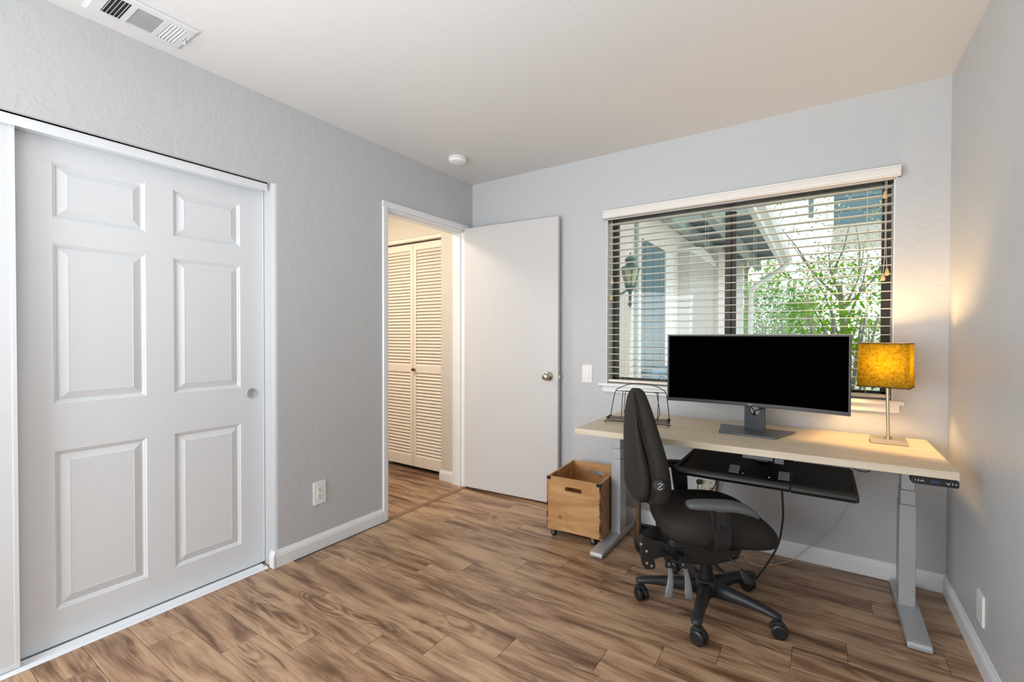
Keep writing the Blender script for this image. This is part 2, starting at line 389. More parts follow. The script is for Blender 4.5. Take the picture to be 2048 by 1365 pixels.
def text(name, s, size, m, parent, mw, ext=.0003):
    c = bpy.data.curves.new(name, 'FONT'); c.body = s; c.size = size; c.extrude = ext; c.align_x = 'CENTER'; c.align_y = 'CENTER'
    c.materials.append(m); t = bpy.data.objects.new('tmp', c); me = bpy.data.meshes.new_from_object(t); bpy.data.objects.remove(t)
    me.materials.clear(); me.materials.append(m)
    o = bpy.data.objects.new(name, me); COL.objects.link(o); o.parent = parent; o.matrix_local = mw; return o

XL, YB, XR, H = -2.364, 2.952, 0.502, 2.44
YF = -2.5          # front wall, behind the camera
XLB = XL-.114       # hall side of the left wall

# ================================================================== STRUCTURE
# ---- floor with planks
fl = struct('floor', bx(-3.75, XR+.05, YF-.05, 3.06, -.03, -.004), M_BASE, 'brown wood-look plank floor across room and hall', 'floor')
def plank_row(y0, y1, xa, xb, joint):
    L = 1.22; g = .0006
    x = joint - math.ceil((joint-xa)/L)*L
    while x < xb:
        a, b = max(x, xa), min(x+L, xb)
        if b-a > .004:
            bm = B(); w2, l2 = (y1-y0)/2-g, (b-a)/2-g
            bmesh.ops.create_grid(bm, x_segments=1, y_segments=1, size=1)
            for v in bm.verts: v.co = Vector((v.co.x*(l2-.0008), v.co.y*(w2-.0008), 0))
            bm.faces.ensure_lookup_table(); top = bm.faces[0]
            r = bmesh.ops.extrude_face_region(bm, geom=[top])
            for v in [q for q in r['geom'] if isinstance(q, bmesh.types.BMVert)]:
                v.co.x *= l2/(l2-.0008); v.co.y *= w2/(w2-.0008); v.co.z = -.0008
            o = link('plank', bm, M_PLANK, fl); o.location = ((a+b)/2, (y0+y1)/2, 0)
        x += L
J = {0: -1.47, 1: -1.25, 2: -2.228, 3: -.677, 4: -.498, 5: -.312, 6: -.082, 7: .095, 8: -.818, -1: -1.69, -2: -1.892, -3: -.95, -4: -1.4, 9: -.36, 10: -1.02, 11: -.6, 12: -.2}
for k in range(-26, 14):
    y0 = 1.118+.1415*k; y1 = y0+.1415
    j = J.get(k, -1.2+((k*37) % 11)*.11)
    if y0 < YB: plank_row(y0, min(y1, YB), -2.341 if y0 > 1.3 else -2.384, XR, j)
for k in range(0, 15):
    y0 = .99+.1415*k; y1 = y0+.1415
    if y0 < 3.0: plank_row(y0, min(y1, 3.0), -3.7, -2.379, -2.8+((k*5) % 7)*.17)
th = struct('trim_5', prism(B(), [(-2.38, 0), (-2.38, .004), (-2.374, .0065), (-2.346, .0065), (-2.338, .003), (-2.338, 0)], 2.06, 2.85, 'y'), M_THRESH, 'brown threshold strip across the bedroom doorway', 'threshold')
struct('ceiling', bx(-3.75, XR+.12, YF-.12, YB+.12, H, H+.1), M_CEIL, 'pale textured ceiling over the whole room', 'ceiling')
# ---- left wall: header over the closet, pier with rounded corner, header over door, stub
bm = B()
box(bm, XLB, XL, YF, 1.305, 2.006, H)
r = .022
arc = [(XL-r+r*math.cos(R(t)), 1.305+r+r*math.sin(R(t))) for t in (-90, -70, -50, -30, -12, 0)]
arc2 = [(XLB+.0+r-r*math.cos(R(t)), 1.305+r-r*math.sin(R(t))) for t in (0, 30, 60, 90)]
prism(bm, [(XL, 2.062)] + [(XLB, 2.062)] + arc2 + arc, 0, 2.006)
box(bm, XLB, XL, 1.305, 2.062, 2.006, H)
box(bm, XLB, XL, 2.062, YB+.1, 2.05, H)
box(bm, XLB, XL, 2.852, YB+.1, 0, 2.05)
box(bm, XLB, XL, YF, -.52, 0, 2.006)
struct('wall_left', bm, M_WALL, 'light grey trowelled wall holding the closet and the doorway', 'wall')
# closet interior
bm = B(); box(bm, -3.1, -3.06, -.6, 1.36, 0, H); box(bm, -3.06, XLB-.002, -.6, -.56, 0, H); box(bm, -3.06, XLB-.002, 1.33, 1.36, 0, H)
struct('closet_wall', bm, M_WALL, 'plain wall lining inside the sliding-door closet', 'wall')
# ---- back wall around the window
WX0, WX1, WZ0, WZ1 = -1.205, .300, .898, 2.0
bm = B(); yb2 = YB+.14
box(bm, XL, WX0, YB, yb2, 0, H); box(bm, WX1, XR+.1, YB, yb2, 0, H); box(bm, WX0, WX1, YB, yb2, 0, WZ0); box(bm, WX0, WX1, YB, yb2, WZ1, H)
struct('wall_back', bm, M_WALL, 'light grey trowelled wall with the window, behind the desk', 'wall')
struct('wall_right', bx(XR, XR+.1, YF, yb2, 0, H), M_WALL, 'light grey wall on the right, close to the desk end', 'wall')
bm = B(); box(bm, -3.75, -2.15, YF-.1, YF, 0, H); box(bm, -.05, XR+.1, YF-.1, YF, 0, H); box(bm, -2.15, -.05, YF-.1, YF, 0, .75); box(bm, -2.15, -.05, YF-.1, YF, 2.15, H)
struct('wall_front', bm, M_WALL, 'grey wall behind the camera with an opening added for daylight', 'wall')
# ---- hall walls
HX0 = -3.70
bm = B()
box(bm, -2.645, XLB+.004, 2.885, 3.05, 0, H)               # stub right of bifold
box(bm, HX0, -2.645, 2.885, 3.05, 2.075, H)              # above bifold
box(bm, HX0, -3.41, 2.885, 3.05, 0, 2.075)
box(bm, HX0-.05, HX0, 1.3, 3.05, 0, H)                  # far hall side
box(bm, HX0, XLB-.002, .96, .99, 0, H) if False else None
box(bm, HX0, -3.1, 1.3, 1.34, 0, H)
box(bm, -3.12, XLB+.002, 1.36, 1.39, 0, H)
struct('hall_wall', bm, M_HALLW, 'cream-lit hall wall around the louvred closet', 'wall')
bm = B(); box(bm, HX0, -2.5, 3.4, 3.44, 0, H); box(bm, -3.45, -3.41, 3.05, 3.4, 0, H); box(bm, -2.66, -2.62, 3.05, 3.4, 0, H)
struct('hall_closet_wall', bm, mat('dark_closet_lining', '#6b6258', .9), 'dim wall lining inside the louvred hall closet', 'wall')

# ---- baseboards
BBP = [(0, 0), (.0125, 0), (.0125, .058), (.0105, .063), (.0105, .068), (.007, .074), (.0045, .081), (.0035, .0855), (0, .0865)]
def bbx(sign, x, y0, y1):   # along y, attached to plane x
    return prism(B(), [(x+sign*p[0], p[1]) for p in BBP], y0, y1, 'y')
def bby(y, x0, x1):
    return prism(B(), [(y-p[0], p[1]) for p in BBP], x0, x1, 'x')
bm = bbx(1, XL, 1.303, 2.02)
prism(bm, [(1.305-p[0]+.0+.0, p[1]) for p in BBP], XL-.028, XL+.0125, 'x')
struct('baseboard_left', bm, M_TRIM, 'white baseboard between closet and doorway', 'baseboard')
struct('baseboard_back', bby(YB, -1.5, XR), M_TRIM, 'white baseboard under the window wall behind the desk', 'baseboard')
struct('baseboard_right', bbx(-1, XR, YF, YB-.012), M_TRIM, 'white baseboard along the right wall', 'baseboard')
bm = bby(2.885, -2.655, XLB); prism(bm, [(-2.645-p[0], p[1]) for p in BBP], 2.878, 2.93, 'y')
struct('baseboard_hall', bm, M_TRIM, 'short white baseboard beside the louvred doors in the hall', 'baseboard')

# ---- closet track trims
bm = B(); box(bm, -2.394, -2.39, -.52, 1.288, 1.963, 2.0058); box(bm, -2.475, -2.39, -.52, 1.288, 2.0, 2.0058)
box(bm, -2.4475, -2.4455, -.52, 1.285, 1.969, 2.0)
struct('trim_1', bm, M_TRACK, 'white metal fascia of the sliding closet track, above the doors', 'closet track')
bm = B(); prism(bm, [(-2.384, 0), (-2.387, .003), (-2.398, .0045), (-2.400, .009), (-2.403, .009), (-2.405, .003), (-2.441, .003), (-2.443, .009), (-2.446, .009), (-2.448, .003), (-2.492, .003), (-2.494, 0)], -.52, 1.284, 'y')
struct('trim_2', bm, M_TRACK, 'white metal floor track under the sliding closet doors', 'closet track')

# ---- sliding panel doors
def raised_panel(y0, y1, z0, z1, xf, parent):
    prof = [(0, 0), (.004, -.0035), (.008, -.0045), (.011, -.0095), (.014, -.0105), (.018, -.0095), (.044, -.001), (.047, -.0016)]
    bm = B(); rings = []
    for ins, d in prof:
        rings.append([(xf+d, y0+ins, z0+ins), (xf+d, y1-ins, z0+ins), (xf+d, y1-ins, z1-ins), (xf+d, y0+ins, z1-ins)])
    V = [[bm.verts.new(p) for p in r] for r in rings]
    for A, C in zip(V, V[1:]):
        for k in range(4): bm.faces.new((A[k], A[(k+1) % 4], C[(k+1) % 4], C[k]))
    bm.faces.new(V[-1])
    me_o = link('panel', bm, M_DOORW, parent)
    return me_o
def panel_door(name, label, xf, y0, y1, z0, z1, ofs):
    root = empty(name, (0, 0, 0), 0, label, 'closet door', kind='structure')
    cols = [(.495+ofs, .788+ofs), (.893+ofs, 1.183+ofs)]; rows = [(.148, .765), (.95, 1.568), (1.667, 1.882)]
    ys = [y0, cols[0][0], cols[0][1], cols[1][0], cols[1][1], y1]; zs = [z0, rows[0][0], rows[0][1], rows[1][0], rows[1][1], rows[2][0], rows[2][1], z1]
    bm = B(); V = {}
    def vv(y, z):
        if (y, z) not in V: V[(y, z)] = bm.verts.new((xf, y, z))
        return V[(y, z)]
    for i in range(5):
        for j in range(7):
            if i in (1, 3) and j in (1, 3, 5): continue
            bm.faces.new((vv(ys[i], zs[j]), vv(ys[i+1], zs[j]), vv(ys[i+1], zs[j+1]), vv(ys[i], zs[j+1])))
    # back and edges
    bk = [bm.verts.new((xf-.034, y, z)) for y, z in ((y0, z0), (y1, z0), (y1, z1), (y0, z1))]
    bm.faces.new(bk[::-1])
    bot = [vv(y, z0) for y in ys]; top = [vv(y, z1) for y in ys]; lf = [vv(y0, z) for z in zs]; rt = [vv(y1, z) for z in zs]
    bm.faces.new([bk[0], bk[1]] + bot[::-1]); bm.faces.new([bk[3], bk[2]] + top[::-1]); bm.faces.new([bk[0], bk[3]] + lf[::-1]); bm.faces.new([bk[1], bk[2]] + rt[::-1])
    link('door_slab', bm, M_DOORW, root)
    for c in cols:
        for rw in rows: raised_panel(c[0], c[1], rw[0], rw[1], xf, root)
    return root
d1 = panel_door('door_1', 'white six-panel sliding closet door on the rear track, with finger pull', -2.455, .385, 1.299, .012, 1.99, 0)
# finger pull
bm = B(); lathe(bm, [(.0265, .0002), (.0265, .0028), (.0235, .0034), (.021, .001), (.0195, .0004), (.001, .0004)], (-2.455, 1.237, .915), (1, 0, 0), 32)
p_ = link('finger_pull', bm, mat('shaded_pull_metal', '#c3c6ca', .3, .5), d1, smooth=True); p_['label'] = 'round recessed white metal finger pull'  # grey instead of white, the pull's inner shading is in the colour
bm = bx(-2.4552, -2.4535, 1.2985, 1.3025, .014, 1.985); link('edge_strip', bm, M_TRACK, d1)
d2 = panel_door('door_2', 'white sliding closet door at the left edge of the photo, on the front track', -2.41, -.525, .389, .008, 1.99, -.91)
bm = B(); box(bm, -2.412, -2.4085, .3775, .3895, .008, 1.99); box(bm, -2.412, -2.4085, -.525, .3775, .008, .024)
link('edge_strip', bm, M_TRACK, d2)

# ---- bedroom doorway casing and jamb
bm = B()
cp = lambda o, s: [(XL, o), (XL+.006, o), (XL+.0125, o+s*.004), (XL+.0125, o+s*.03), (XL+.009, o+s*.036), (XL+.009, o+s*.042), (XL, o+s*.042)]
prism(bm, [(a, b) for a, b in cp(2.020, 1)], 0, 2.052)
prism(bm, [(a, b) for a, b in cp(2.894, -1)], 0, 2.052)
prism(bm, [(a, b) for a, b in [(XL, 2.094), (XL+.006, 2.094), (XL+.0125, 2.090), (XL+.0125, 2.064), (XL+.009, 2.058), (XL+.009, 2.052), (XL, 2.052)]], 2.020, 2.894, 'y')
struct('trim_3', bm, M_TRIM, 'white casing around the bedroom doorway', 'door casing')
bm = B()
box(bm, XLB-.012, XL+.0005, 2.051, 2.063, 0, 2.05); box(bm, XLB-.012, XL+.0005, 2.851, 2.863, 0, 2.05); box(bm, XLB-.012, XL+.0005, 2.063, 2.851, 2.038, 2.05)
box(bm, XL-.05, XL-.038, 2.063, 2.073, 0, 2.038); box(bm, XL-.05, XL-.038, 2.841, 2.851, 0, 2.038); box(bm, XL-.05, XL-.038, 2.073, 2.841, 2.028, 2.038)
struct('trim_4', bm, M_TRIM, 'white jamb and stop lining the bedroom doorway', 'door jamb')
bm = bx(XL-.022, XL+.001, 2.063, 2.0645, .90, .96); o = struct('trim_6', bm, M_NICK, 'small metal strike plate on the left door jamb', 'strike plate')

# ---- flush door, open against the window wall
da = math.atan2(.060, .80)
d3 = empty('door_3', (-2.349, 2.832, 0), da, 'plain white flush door standing open against the window wall', 'door', kind='structure')
link('door_leaf', bx(.0, .808, 0, .035, .016, 2.062), M_FLUSH, d3, bevel=.0015)
def knob(parent, y, s):
    bm = B(); lathe(bm, [(.033, 0), (.033, .004), (.029, .009), (.014, .011), (.012, .028), (.019, .034), (.0255, .043), (.027, .052), (.024, .062), (.015, .067), (.001, .068)], (.735, y, .926), (0, s, 0), 32)
    o = link('door_knob', bm, M_NICK, parent, smooth=True); o['label'] = 'satin nickel round knob'
    bm = B(); lathe(bm, [(.006, 0), (.006, .0025), (.001, .003)], (.735, y+s*.0675, .926), (0, s, 0), 16)
    b2 = link('lock_button', bm, M_NICK, o, smooth=True)
knob(d3, 0, -1)
link('latch_plate', bx(.808, .8095, .008, .028, .895, .955), M_NICK, d3)
link('latch_bolt', bx(.8095, .818, .012, .024, .916, .936), M_NICK, d3)
for hz in (.25, 1.05, 1.82):
    bm = B(); cyl(bm, (-.004, .042, hz-.045), (-.004, .042, hz+.045), .006, n=12); link('hinge', bm, M_NICK, d3, smooth=False)

# ---- louvred bifold doors in the hall
def bifold(name, label, x0, x1, knobx=None):
    root = empty(name, (0, 2.935, 0), 0, label, 'closet door', kind='structure')
    t, zb, zt = .028, .045, 2.035
    sw = .034
    zones = [(.135, .885), (.945, 1.975)]
    bm = B(); box(bm, x0, x0+sw, 0, t, zb, zt); box(bm, x1-sw, x1, 0, t, zb, zt)
    link('stile', bm, M_BIFOLD, root, bevel=.001)
    bm = B(); box(bm, x0+sw, x1-sw, 0, t, zb, zones[0][0]); box(bm, x0+sw, x1-sw, 0, t, zones[0][1], zones[1][0]); box(bm, x0+sw, x1-sw, 0, t, zones[1][1], zt)
    link('rail', bm, M_BIFOLD, root, bevel=.001)
    me = None; pitch_ = .0282
    for a, b in zones:
        n = int((b-a)/pitch_)
        for i in range(n):
            z = a+(i+.5)*(b-a)/n
            if me is None:
                m3 = Matrix.Rotation(R(52), 4, 'X')
                bm = B(); box(bm, -(x1-x0)/2+sw, (x1-x0)/2-sw, -.0185, .0185, -.003, .003, m3)
                o = link('slat', bm, M_BIFOLD, root); me = o.data
            else:
                o = bpy.data.objects.new('slat', me); COL.objects.link(o); o.parent = root
            o.location = ((x0+x1)/2, t/2, z)
    if knobx:
        bm = B(); lathe(bm, [(.008, 0), (.006, .012), (.0135, .018), (.0155, .025), (.013, .031), (.001, .033)], (knobx, 0, .912), (0, -1, 0), 24)
        k = link('knob', bm, mat('antique_brass', '#6e5026', .35, .8), root, smooth=True); k['label'] = 'small round antique brass knob'
    return root
bifold('door_4', 'right leaf of the white louvred hall closet doors, with brass knob', -3.024, -2.652, -3.005)
bifold('door_5', 'left leaf of the white louvred hall closet doors', -3.402, -3.028)
struct('trim_7', bx(-3.41, -2.645, 2.89, 2.93, 2.045, 2.075), M_BIFOLD, 'cream track rail above the louvred hall doors', 'door track')

# ---- window
wn = empty('window_1', (0, 0, 0), 0, 'wide two-pane bronze-framed window in the back wall', 'window', kind='structure')
YG = 3.055
bm = B(); box(bm, WX0, WX0+.004, YB, YG+.03, WZ0, WZ1); box(bm, WX1-.004, WX1, YB, YG+.03, WZ0, WZ1); box(bm, WX0, WX1, YB, YG+.03, WZ1-.004, WZ1)
link('reveal', bm, M_TRIM, wn)
bm = B(); fw = .036
box(bm, WX0+.004, WX0+.004+fw, YG, YG+.035, WZ0+.004, WZ1-.004); box(bm, WX1-.004-fw, WX1-.004, YG, YG+.035, WZ0+.004, WZ1-.004)
box(bm, WX0, WX1, YG, YG+.035, WZ1-.016, WZ1-.004); box(bm, WX0, WX1, YG, YG+.035, WZ0+.004, WZ0+.004+fw*.8)
link('window_frame', bm, M_BRONZE, wn, bevel=.002)
bm = B(); box(bm, -.486, -.452, YG-.006, YG+.02, WZ0+.03, WZ1-.03); box(bm, -.454, -.428, YG+.008, YG+.034, WZ0+.03, WZ1-.03)
link('mullion', bm, M_BRONZE, wn, bevel=.002)
link('pane', bx(WX0+.036, -.47, YG+.010, YG+.014, WZ0+.03, WZ1-.035), M_GLASS, wn)
link('pane', bx(-.44, WX1-.036, YG+.024, YG+.028, WZ0+.03, WZ1-.035), M_GLASS, wn)
bm = B(); prism(bm, [(YG+.02, .878), (YG+.02, .8985), (YB-.028, .8985), (YB-.033, .894), (YB-.033, .882), (YB-.028, .878)], WX0-.045, WX1+.041, 'x')
link('window_sill', bm, M_TRIM, wn)
for v in []: pass
bm = B(); prism(bm, [(YB, .838), (YB, .878), (YB-.014, .878), (YB-.014, .842), (YB-.011, .838)], WX0-.022, WX1+.024, 'x')
link('apron', bm, M_TRIM, wn)

# ================================================================== THINGS
# ---- window blind
bl = empty('window_blind', (0, YB, 0), 0, 'cream slatted horizontal blind hanging in the window, slats open', 'blind')
bm = B(); prism(bm, [(-.012, 1.998), (-.045, 1.998), (-.048, 2.002), (-.046, 2.008), (-.048, 2.014), (-.048, 2.038), (-.044, 2.044), (-.046, 2.050), (-.012, 2.050)], WX0-.012, WX1+.017, 'x')
box(bm, WX0-.012, WX0-.004, -.03, 0, 1.998, 2.05); box(bm, WX1+.009, WX1+.017, -.03, 0, 1.998, 2.05)
link('valance', bm, M_VAL, bl)
link('headrail', bx(WX0+.006, WX1-.006, .006, .055, 1.988, 1.996), M_BRONZE, bl)
me = None; nsl = 24; z_top = 1.970; z_bot = .962
for i in range(nsl):
    z = z_top-(z_top-z_bot)*i/(nsl-1)
    if me is None:
        bm = B(); hw = .0245; tilt = R(1)
        prof = []
        for k in range(7):
            u = -1+2*k/6; prof.append((u*hw, .0016*(1-u*u)+.0014))
        prof2 = [(p[0], p[1]-.0028) for p in prof][::-1]
        pts = prof+prof2
        pts = [(p[0]*math.cos(tilt)-p[1]*math.sin(tilt), p[0]*math.sin(tilt)+p[1]*math.cos(tilt)) for p in pts]
        prism(bm, pts, WX0+.008, WX1-.008, 'x')
        o = link('slat', bm, M_SLAT, bl); me = o.data
    else:
        o = bpy.data.objects.new('slat', me); COL.objects.link(o); o.parent = bl
    o.location = (0, .040, z)
link('bottom_rail', prism(B(), rrect(.016, .064, .905, .922, .004, 3), WX0+.008, WX1-.008, 'x'), M_SLAT, bl)
for cx in (-1.107, -.844, -.581, -.321, -.067, .191):
    bm = B(); tube(bm, [(cx, .012, .92), (cx, .012, 1.97)], .0009, 5); tube(bm, [(cx+.006, .066, .92), (cx+.006, .066, 1.97)], .0009, 5)
    link('ladder_cord', bm, M_CORD, bl)
def tassel(parent, x, y, z):
    bm = B(); lathe(bm, [(.002, .022), (.005, .018), (.0085, .004), (.0105, -.008), (.009, -.014), (.001, -.016)], (x, y, z), n=16)
    return link('tassel', bm, M_TASSEL, parent, smooth=True)
for pts in ([(.262, -.004, 1.99), (.261, -.006, 1.94)], [(.268, -.006, 1.99), (.266, -.006, 1.70), (.271, -.008, 1.555)], [(.262, -.004, 1.99), (.262, -.006, 1.65), (.255, -.01, 1.53)],
            [(-1.172, .008, 1.99), (-1.17, .008, 1.60)], [(-1.178, .008, 1.99), (-1.174, .008, 1.49)]):
    bm = B(); tube(bm, curve_pts(pts, 4), .0011, 5); link('pull_cord', bm, M_CORD, bl)
    e = pts[-1]; tassel(bl, e[0], e[1], e[2]-.02)

# ---- ceiling vent
M_VENT = mat('vent_white', '#d3d4d5', .4)
cv = empty('ceiling_vent', (0, 0, H), 0, 'white three-bank ceiling air register near the left wall', 'vent')
vx0, vx1, vy0, vy1 = -2.288, -2.083, .545, .857
bks = [(.588, .646, 'x', 5), (.664, .748, 'y', 11), (.766, .823, 'x', 5)]; bx0, bx1 = -2.252, -2.116
bm = B(); xs = [vx0, bx0, bx1, vx1]; zt, zbm = -.009, -.002
ysb = [vy0] + [v for b in bks for v in b[:2]] + [vy1]
for i in range(3):
    for j in range(len(ysb)-1):
        if i == 1 and j in (1, 3, 5): continue
        X0, X1, Y0, Y1 = xs[i], xs[i+1], ysb[j], ysb[j+1]
        box(bm, X0+(.0 if i else .01), X1-(.0 if i < 2 else .01), Y0+(.01 if j == 0 else 0), Y1-(.01 if j == len(ysb)-2 else 0), zt, zt+.003)
# sloping rim
rr = [[(vx0+a, vy0+a, c), (vx1-a, vy0+a, c), (vx1-a, vy1-a, c), (vx0+a, vy1-a, c)] for a, c in ((0, -.0005), (0, -.004), (.010, zt))]
V = [[bm.verts.new(p) for p in r_] for r_ in rr]
for A, C in zip(V, V[1:]):
    for k in range(4): bm.faces.new((A[k], A[(k+1) % 4], C[(k+1) % 4], C[k]))
link('faceplate', bm, M_VENT, cv)
link('damper_box', bx(bx0-.005, bx1+.005, .58, .83, -.0015, -.0008), M_DARK, cv)
for b0, b1, ax, n in bks:
    me = None
    for i in range(n):
        if ax == 'x': c = (( bx0+bx1)/2, b0+(b1-b0)*(i+.5)/n, -.0062)
        else: c = (bx0+(bx1-bx0)*(i+.5)/n, (b0+b1)/2, -.0062)
        if me is None:
            bm = B()
            if ax == 'x': box(bm, -(bx1-bx0)/2, (bx1-bx0)/2, -.0042 if b0 < .7 else -.0046, .0042 if b0 < .7 else .0046, -.0005, .0005, Matrix.Rotation(R(50 if b0 < .7 else -48), 4, 'X'))
            else: box(bm, -.0061, .0061, -(b1-b0)/2, (b1-b0)/2, -.0005, .0005, Matrix.Rotation(R(14), 4, 'Y'))
            o = link('slat', bm, M_VENT, cv); me = o.data
        else:
            o = bpy.data.objects.new('slat', me); COL.objects.link(o); o.parent = cv
        o.location = c
link('lever_slot', bx(-2.2, -2.165, .837, .8385, -.0096, -.0088), M_DARK, cv)
bm = B(); cyl(bm, (-2.182, .838, -.009), (-2.186, .84, -.018), .002, n=8); cyl(bm, (-2.186, .84, -.016), (-2.190, .842, -.026), .003, .006, n=10)
link('damper_lever', bm, M_VENT, cv)

# ---- smoke detector
sd = empty('smoke_detector', (-2.087, 2.443, H), 0, 'round white smoke detector on the ceiling near the corner', 'detector')
link('mounting_base', lathe(B(), [(.062, -.0005), (.064, -.004), (.064, -.010), (.058, -.012)], n=40), M_PLAST, sd, smooth=True)
link('gap_ring', lathe(B(), [(.0585, -.009), (.0585, -.0145)], n=40), M_DARK, sd)
link('cover', lathe(B(), [(.061, -.0135), (.062, -.017), (.060, -.026), (.052, -.032), (.03, -.0345), (.001, -.035)], n=40), M_PLAST, sd, smooth=True)

# ---- outlets and switches (built facing -y, then turned)
def plate(name, label, cat, loc, rz, kind, w=.074, h=.119):
    root = empty(name, loc, rz, label, cat)
    bm = B(); pts = rrect(-w/2, w/2, -h/2, h/2, .004, 3)
    prism(bm, pts, -.004, 0, 'y'); pts2 = rrect(-w/2+.003, w/2-.003, -h/2+.003, h/2-.003, .003, 3); prism(bm, pts2, -.0062, -.004, 'y')
    link('wall_plate', bm, M_PLAST, root)
    if kind == 'duplex':
        link('receptacle_face', prism(B(), rrect(-.0165, .0165, -.035, .035, .004, 3), -.0082, -.006, 'y'), M_PLAST, root, bevel=.0006)
        for zc in (.0195, -.0195):
            bm = B(); box(bm, -.0075, -.0055, -.0087, -.0078, zc-.001, zc+.009); box(bm, .0055, .0075, -.0087, -.0078, zc-.001, zc+.008); cyl(bm, (0, -.0087, zc-.008), (0, -.0078, zc-.008), .0028, n=10)
            link('socket_slots', bm, M_DARK, root)
    elif kind == 'rocker':
        bm = B(); prism(bm, rrect(-.0165, .0165, -.0345, .0345, .002, 3), -.0075, -.006, 'y'); link('rocker_frame', bm, M_PLAST, root)
        bm = B(); loft(bm, [[(-.014, -.0075, -.032), (.014, -.0075, -.032), (.014, -.0075, .032), (-.014, -.0075, .032)], [(-.014, -.0125, -.0315), (.014, -.0125, -.0315), (.014, -.0085, .0315), (-.014, -.0085, .0315)]])
        link('rocker', bm, M_PLAST, root)
    else:
        for zc in (.042, -.042):
            link('screw', lathe(B(), [(.003, -.0005), (.003, .0008), (.001, .001)], (0, -.0062, zc), (0, -1, 0), 12), M_PLAST, root)
    return root
plate('power_outlet', 'white duplex outlet low on the left wall between closet and doorway', 'outlet', (XL, 1.565, .321), R(90), 'duplex', .078, .128)
plate('light_switch', 'white rocker light switch on the back wall left of the window', 'switch', (-1.344, YB, .953), 0, 'rocker', .075, .122)
plate('blank_wall_plate', 'white blank plate low on the right wall', 'wall plate', (XR, 2.37, .214), R(-90), 'blank', .08, .115)

# ---- desk
DR = R(1.2)
dk = empty('standing_desk', (0, 0, 0), 0, 'pale wood height-adjustable desk with silver legs below the window', 'desk')
bm = B(); prism(bm, [(-1.090, 2.236), (.424, 2.290), (.424, 2.930), (-1.090, 2.925)], .692, .722)
link('desktop', bm, M_DESK, dk, bevel=.0015)
for lx, fx0, fx1 in ((-1.034, -1.046, -.974), (.294, .290, .366)):
    bm = B(); prism(bm, [(2.335, .006), (2.335, .022), (2.342, .030), (2.36, .033), (2.60, .042), (2.72, .042), (2.88, .033), (2.898, .030), (2.905, .022), (2.905, .006)], fx0, fx1, 'x')
    ft = link('foot', bm, M_STEEL, dk, bevel=.004)
    for yy in (2.37, 2.87): link('levelling_pad', cyl(B(), ((fx0+fx1)/2, yy, 0), ((fx0+fx1)/2, yy, .008), .02, n=16), M_BLKP, ft)
    lg = link('leg', bx(lx, lx+.057, 2.617, 2.712, .041, .482), M_STEEL, dk, bevel=.003)
    link('leg_section', bx(lx+.003, lx+.054, 2.622, 2.706, .482, .545), M_STEEL, lg, bevel=.0025)
    link('leg_section', bx(lx+.006, lx+.051, 2.627, 2.700, .545, .66), M_STEEL, lg, bevel=.0025)
    bm = B(); prism(bm, [(2.32, .692), (2.32, .68), (2.45, .655), (2.83, .655), (2.90, .68), (2.90, .692)], lx+.005, lx+.05, 'x')
    link('top_bracket', bm, M_STEEL, dk)
bm = B(); box(bm, -.98, .30, 2.60, 2.64, .655, .6918); box(bm, -.98, .30, 2.72, 2.76, .655, .6918); link('crossbar', bm, M_STEEL, dk)
# control handset
ct = empty('controller', (0.356, 2.281, .678), R(2)); ct.parent = dk; ct['label'] = 'black control keypad with white numbers and arrows'
link('keypad_body', prism(B(), rrect(-.066, .066, -.0135, .0125, .005, 4), 0, .05, 'y'), M_BLKP, ct, bevel=.001)
fm = lambda x, z=0: Matrix.Translation((x, -.0006, z)) @ Matrix.Rotation(R(90), 4, 'X')
for s, x in (('1', -.056), ('2', -.047), ('3', .048), ('4', .057)): text('key_label', s, .0095, M_PRINT, ct, fm(x))
for x, s in ((-.036, 1), (.036, -1)):
    bm = B(); 
    for q in (-1, 1):
        tube(bm, [(x+q*.005, -.0008, -s*.003), (x, -.0008, s*.003)], .0009, 6)
    link('arrow_mark', bm, M_PRINT, ct)
link('display', bx(-.014, .014, -.0004, .001, -.006, .006), M_LCD, ct)

# ---- keyboard tray
M_PAD = mat('grey_strap', '#55585a', .6)
kt = empty('keyboard_tray', (0, 0, 0), 0, 'long black keyboard tray mounted under the front of the desk', 'tray')
def tray_sec(name, x0, x1, yf, yb_, zf, zb_, m):
    bm = B(); pts = rrect(x0, x1, 0, 1, .0, 1)
    prof = [(yf+.012, zf-.014), (yf+.002, zf-.008), (yf-.004, zf+.002), (yf, zf+.012), (yf+.012, zf+.019), (yf+.035, zf+.019), (yf+.055, zf+.008), (yf+.07, zf+.004), (yb_, zb_+.004), (yb_, zb_-.006), (yf+.03, zf-.010)]
    prism(bm, prof, x0, x1, 'x'); return link(name, bm, m, kt, smooth=False, bevel=.003)
tray_sec('tray_platform', -.545, -.098, 2.16, 2.585, .598, .616, M_TRAY)
tray_sec('mouse_platform', -.095, .118, 2.16, 2.585, .596, .614, M_TRAY)
for ps in ([(-.545, 2.175), (-.098, 2.175), (-.098, 2.50), (-.535, 2.50), (-.56, 2.48), (-.56, 2.19)],):
    link('side_lip', prism(B(), rrect(-.556, -.540, 2.158, 2.585, .007, 4), .592, .620), M_TRAY, kt, bevel=.003)
link('side_lip', prism(B(), rrect(.112, .126, 2.158, 2.585, .006, 4), .588, .614), M_TRAY, kt, bevel=.003)
for x in (-.318, -.125):
    link('document_clip', prism(B(), [(2.255, .606), (2.255, .610), (2.300, .632), (2.306, .630), (2.306, .612)], x-.021, x+.021, 'x'), M_PAD, kt, bevel=.001)
for x, y in ((-.282, 2.262), (-.178, 2.258)): link('screw', lathe(B(), [(.004, .6085), (.003, .6115), (.001, .612)], (x, y, 0), n=10), M_CHROME, kt)
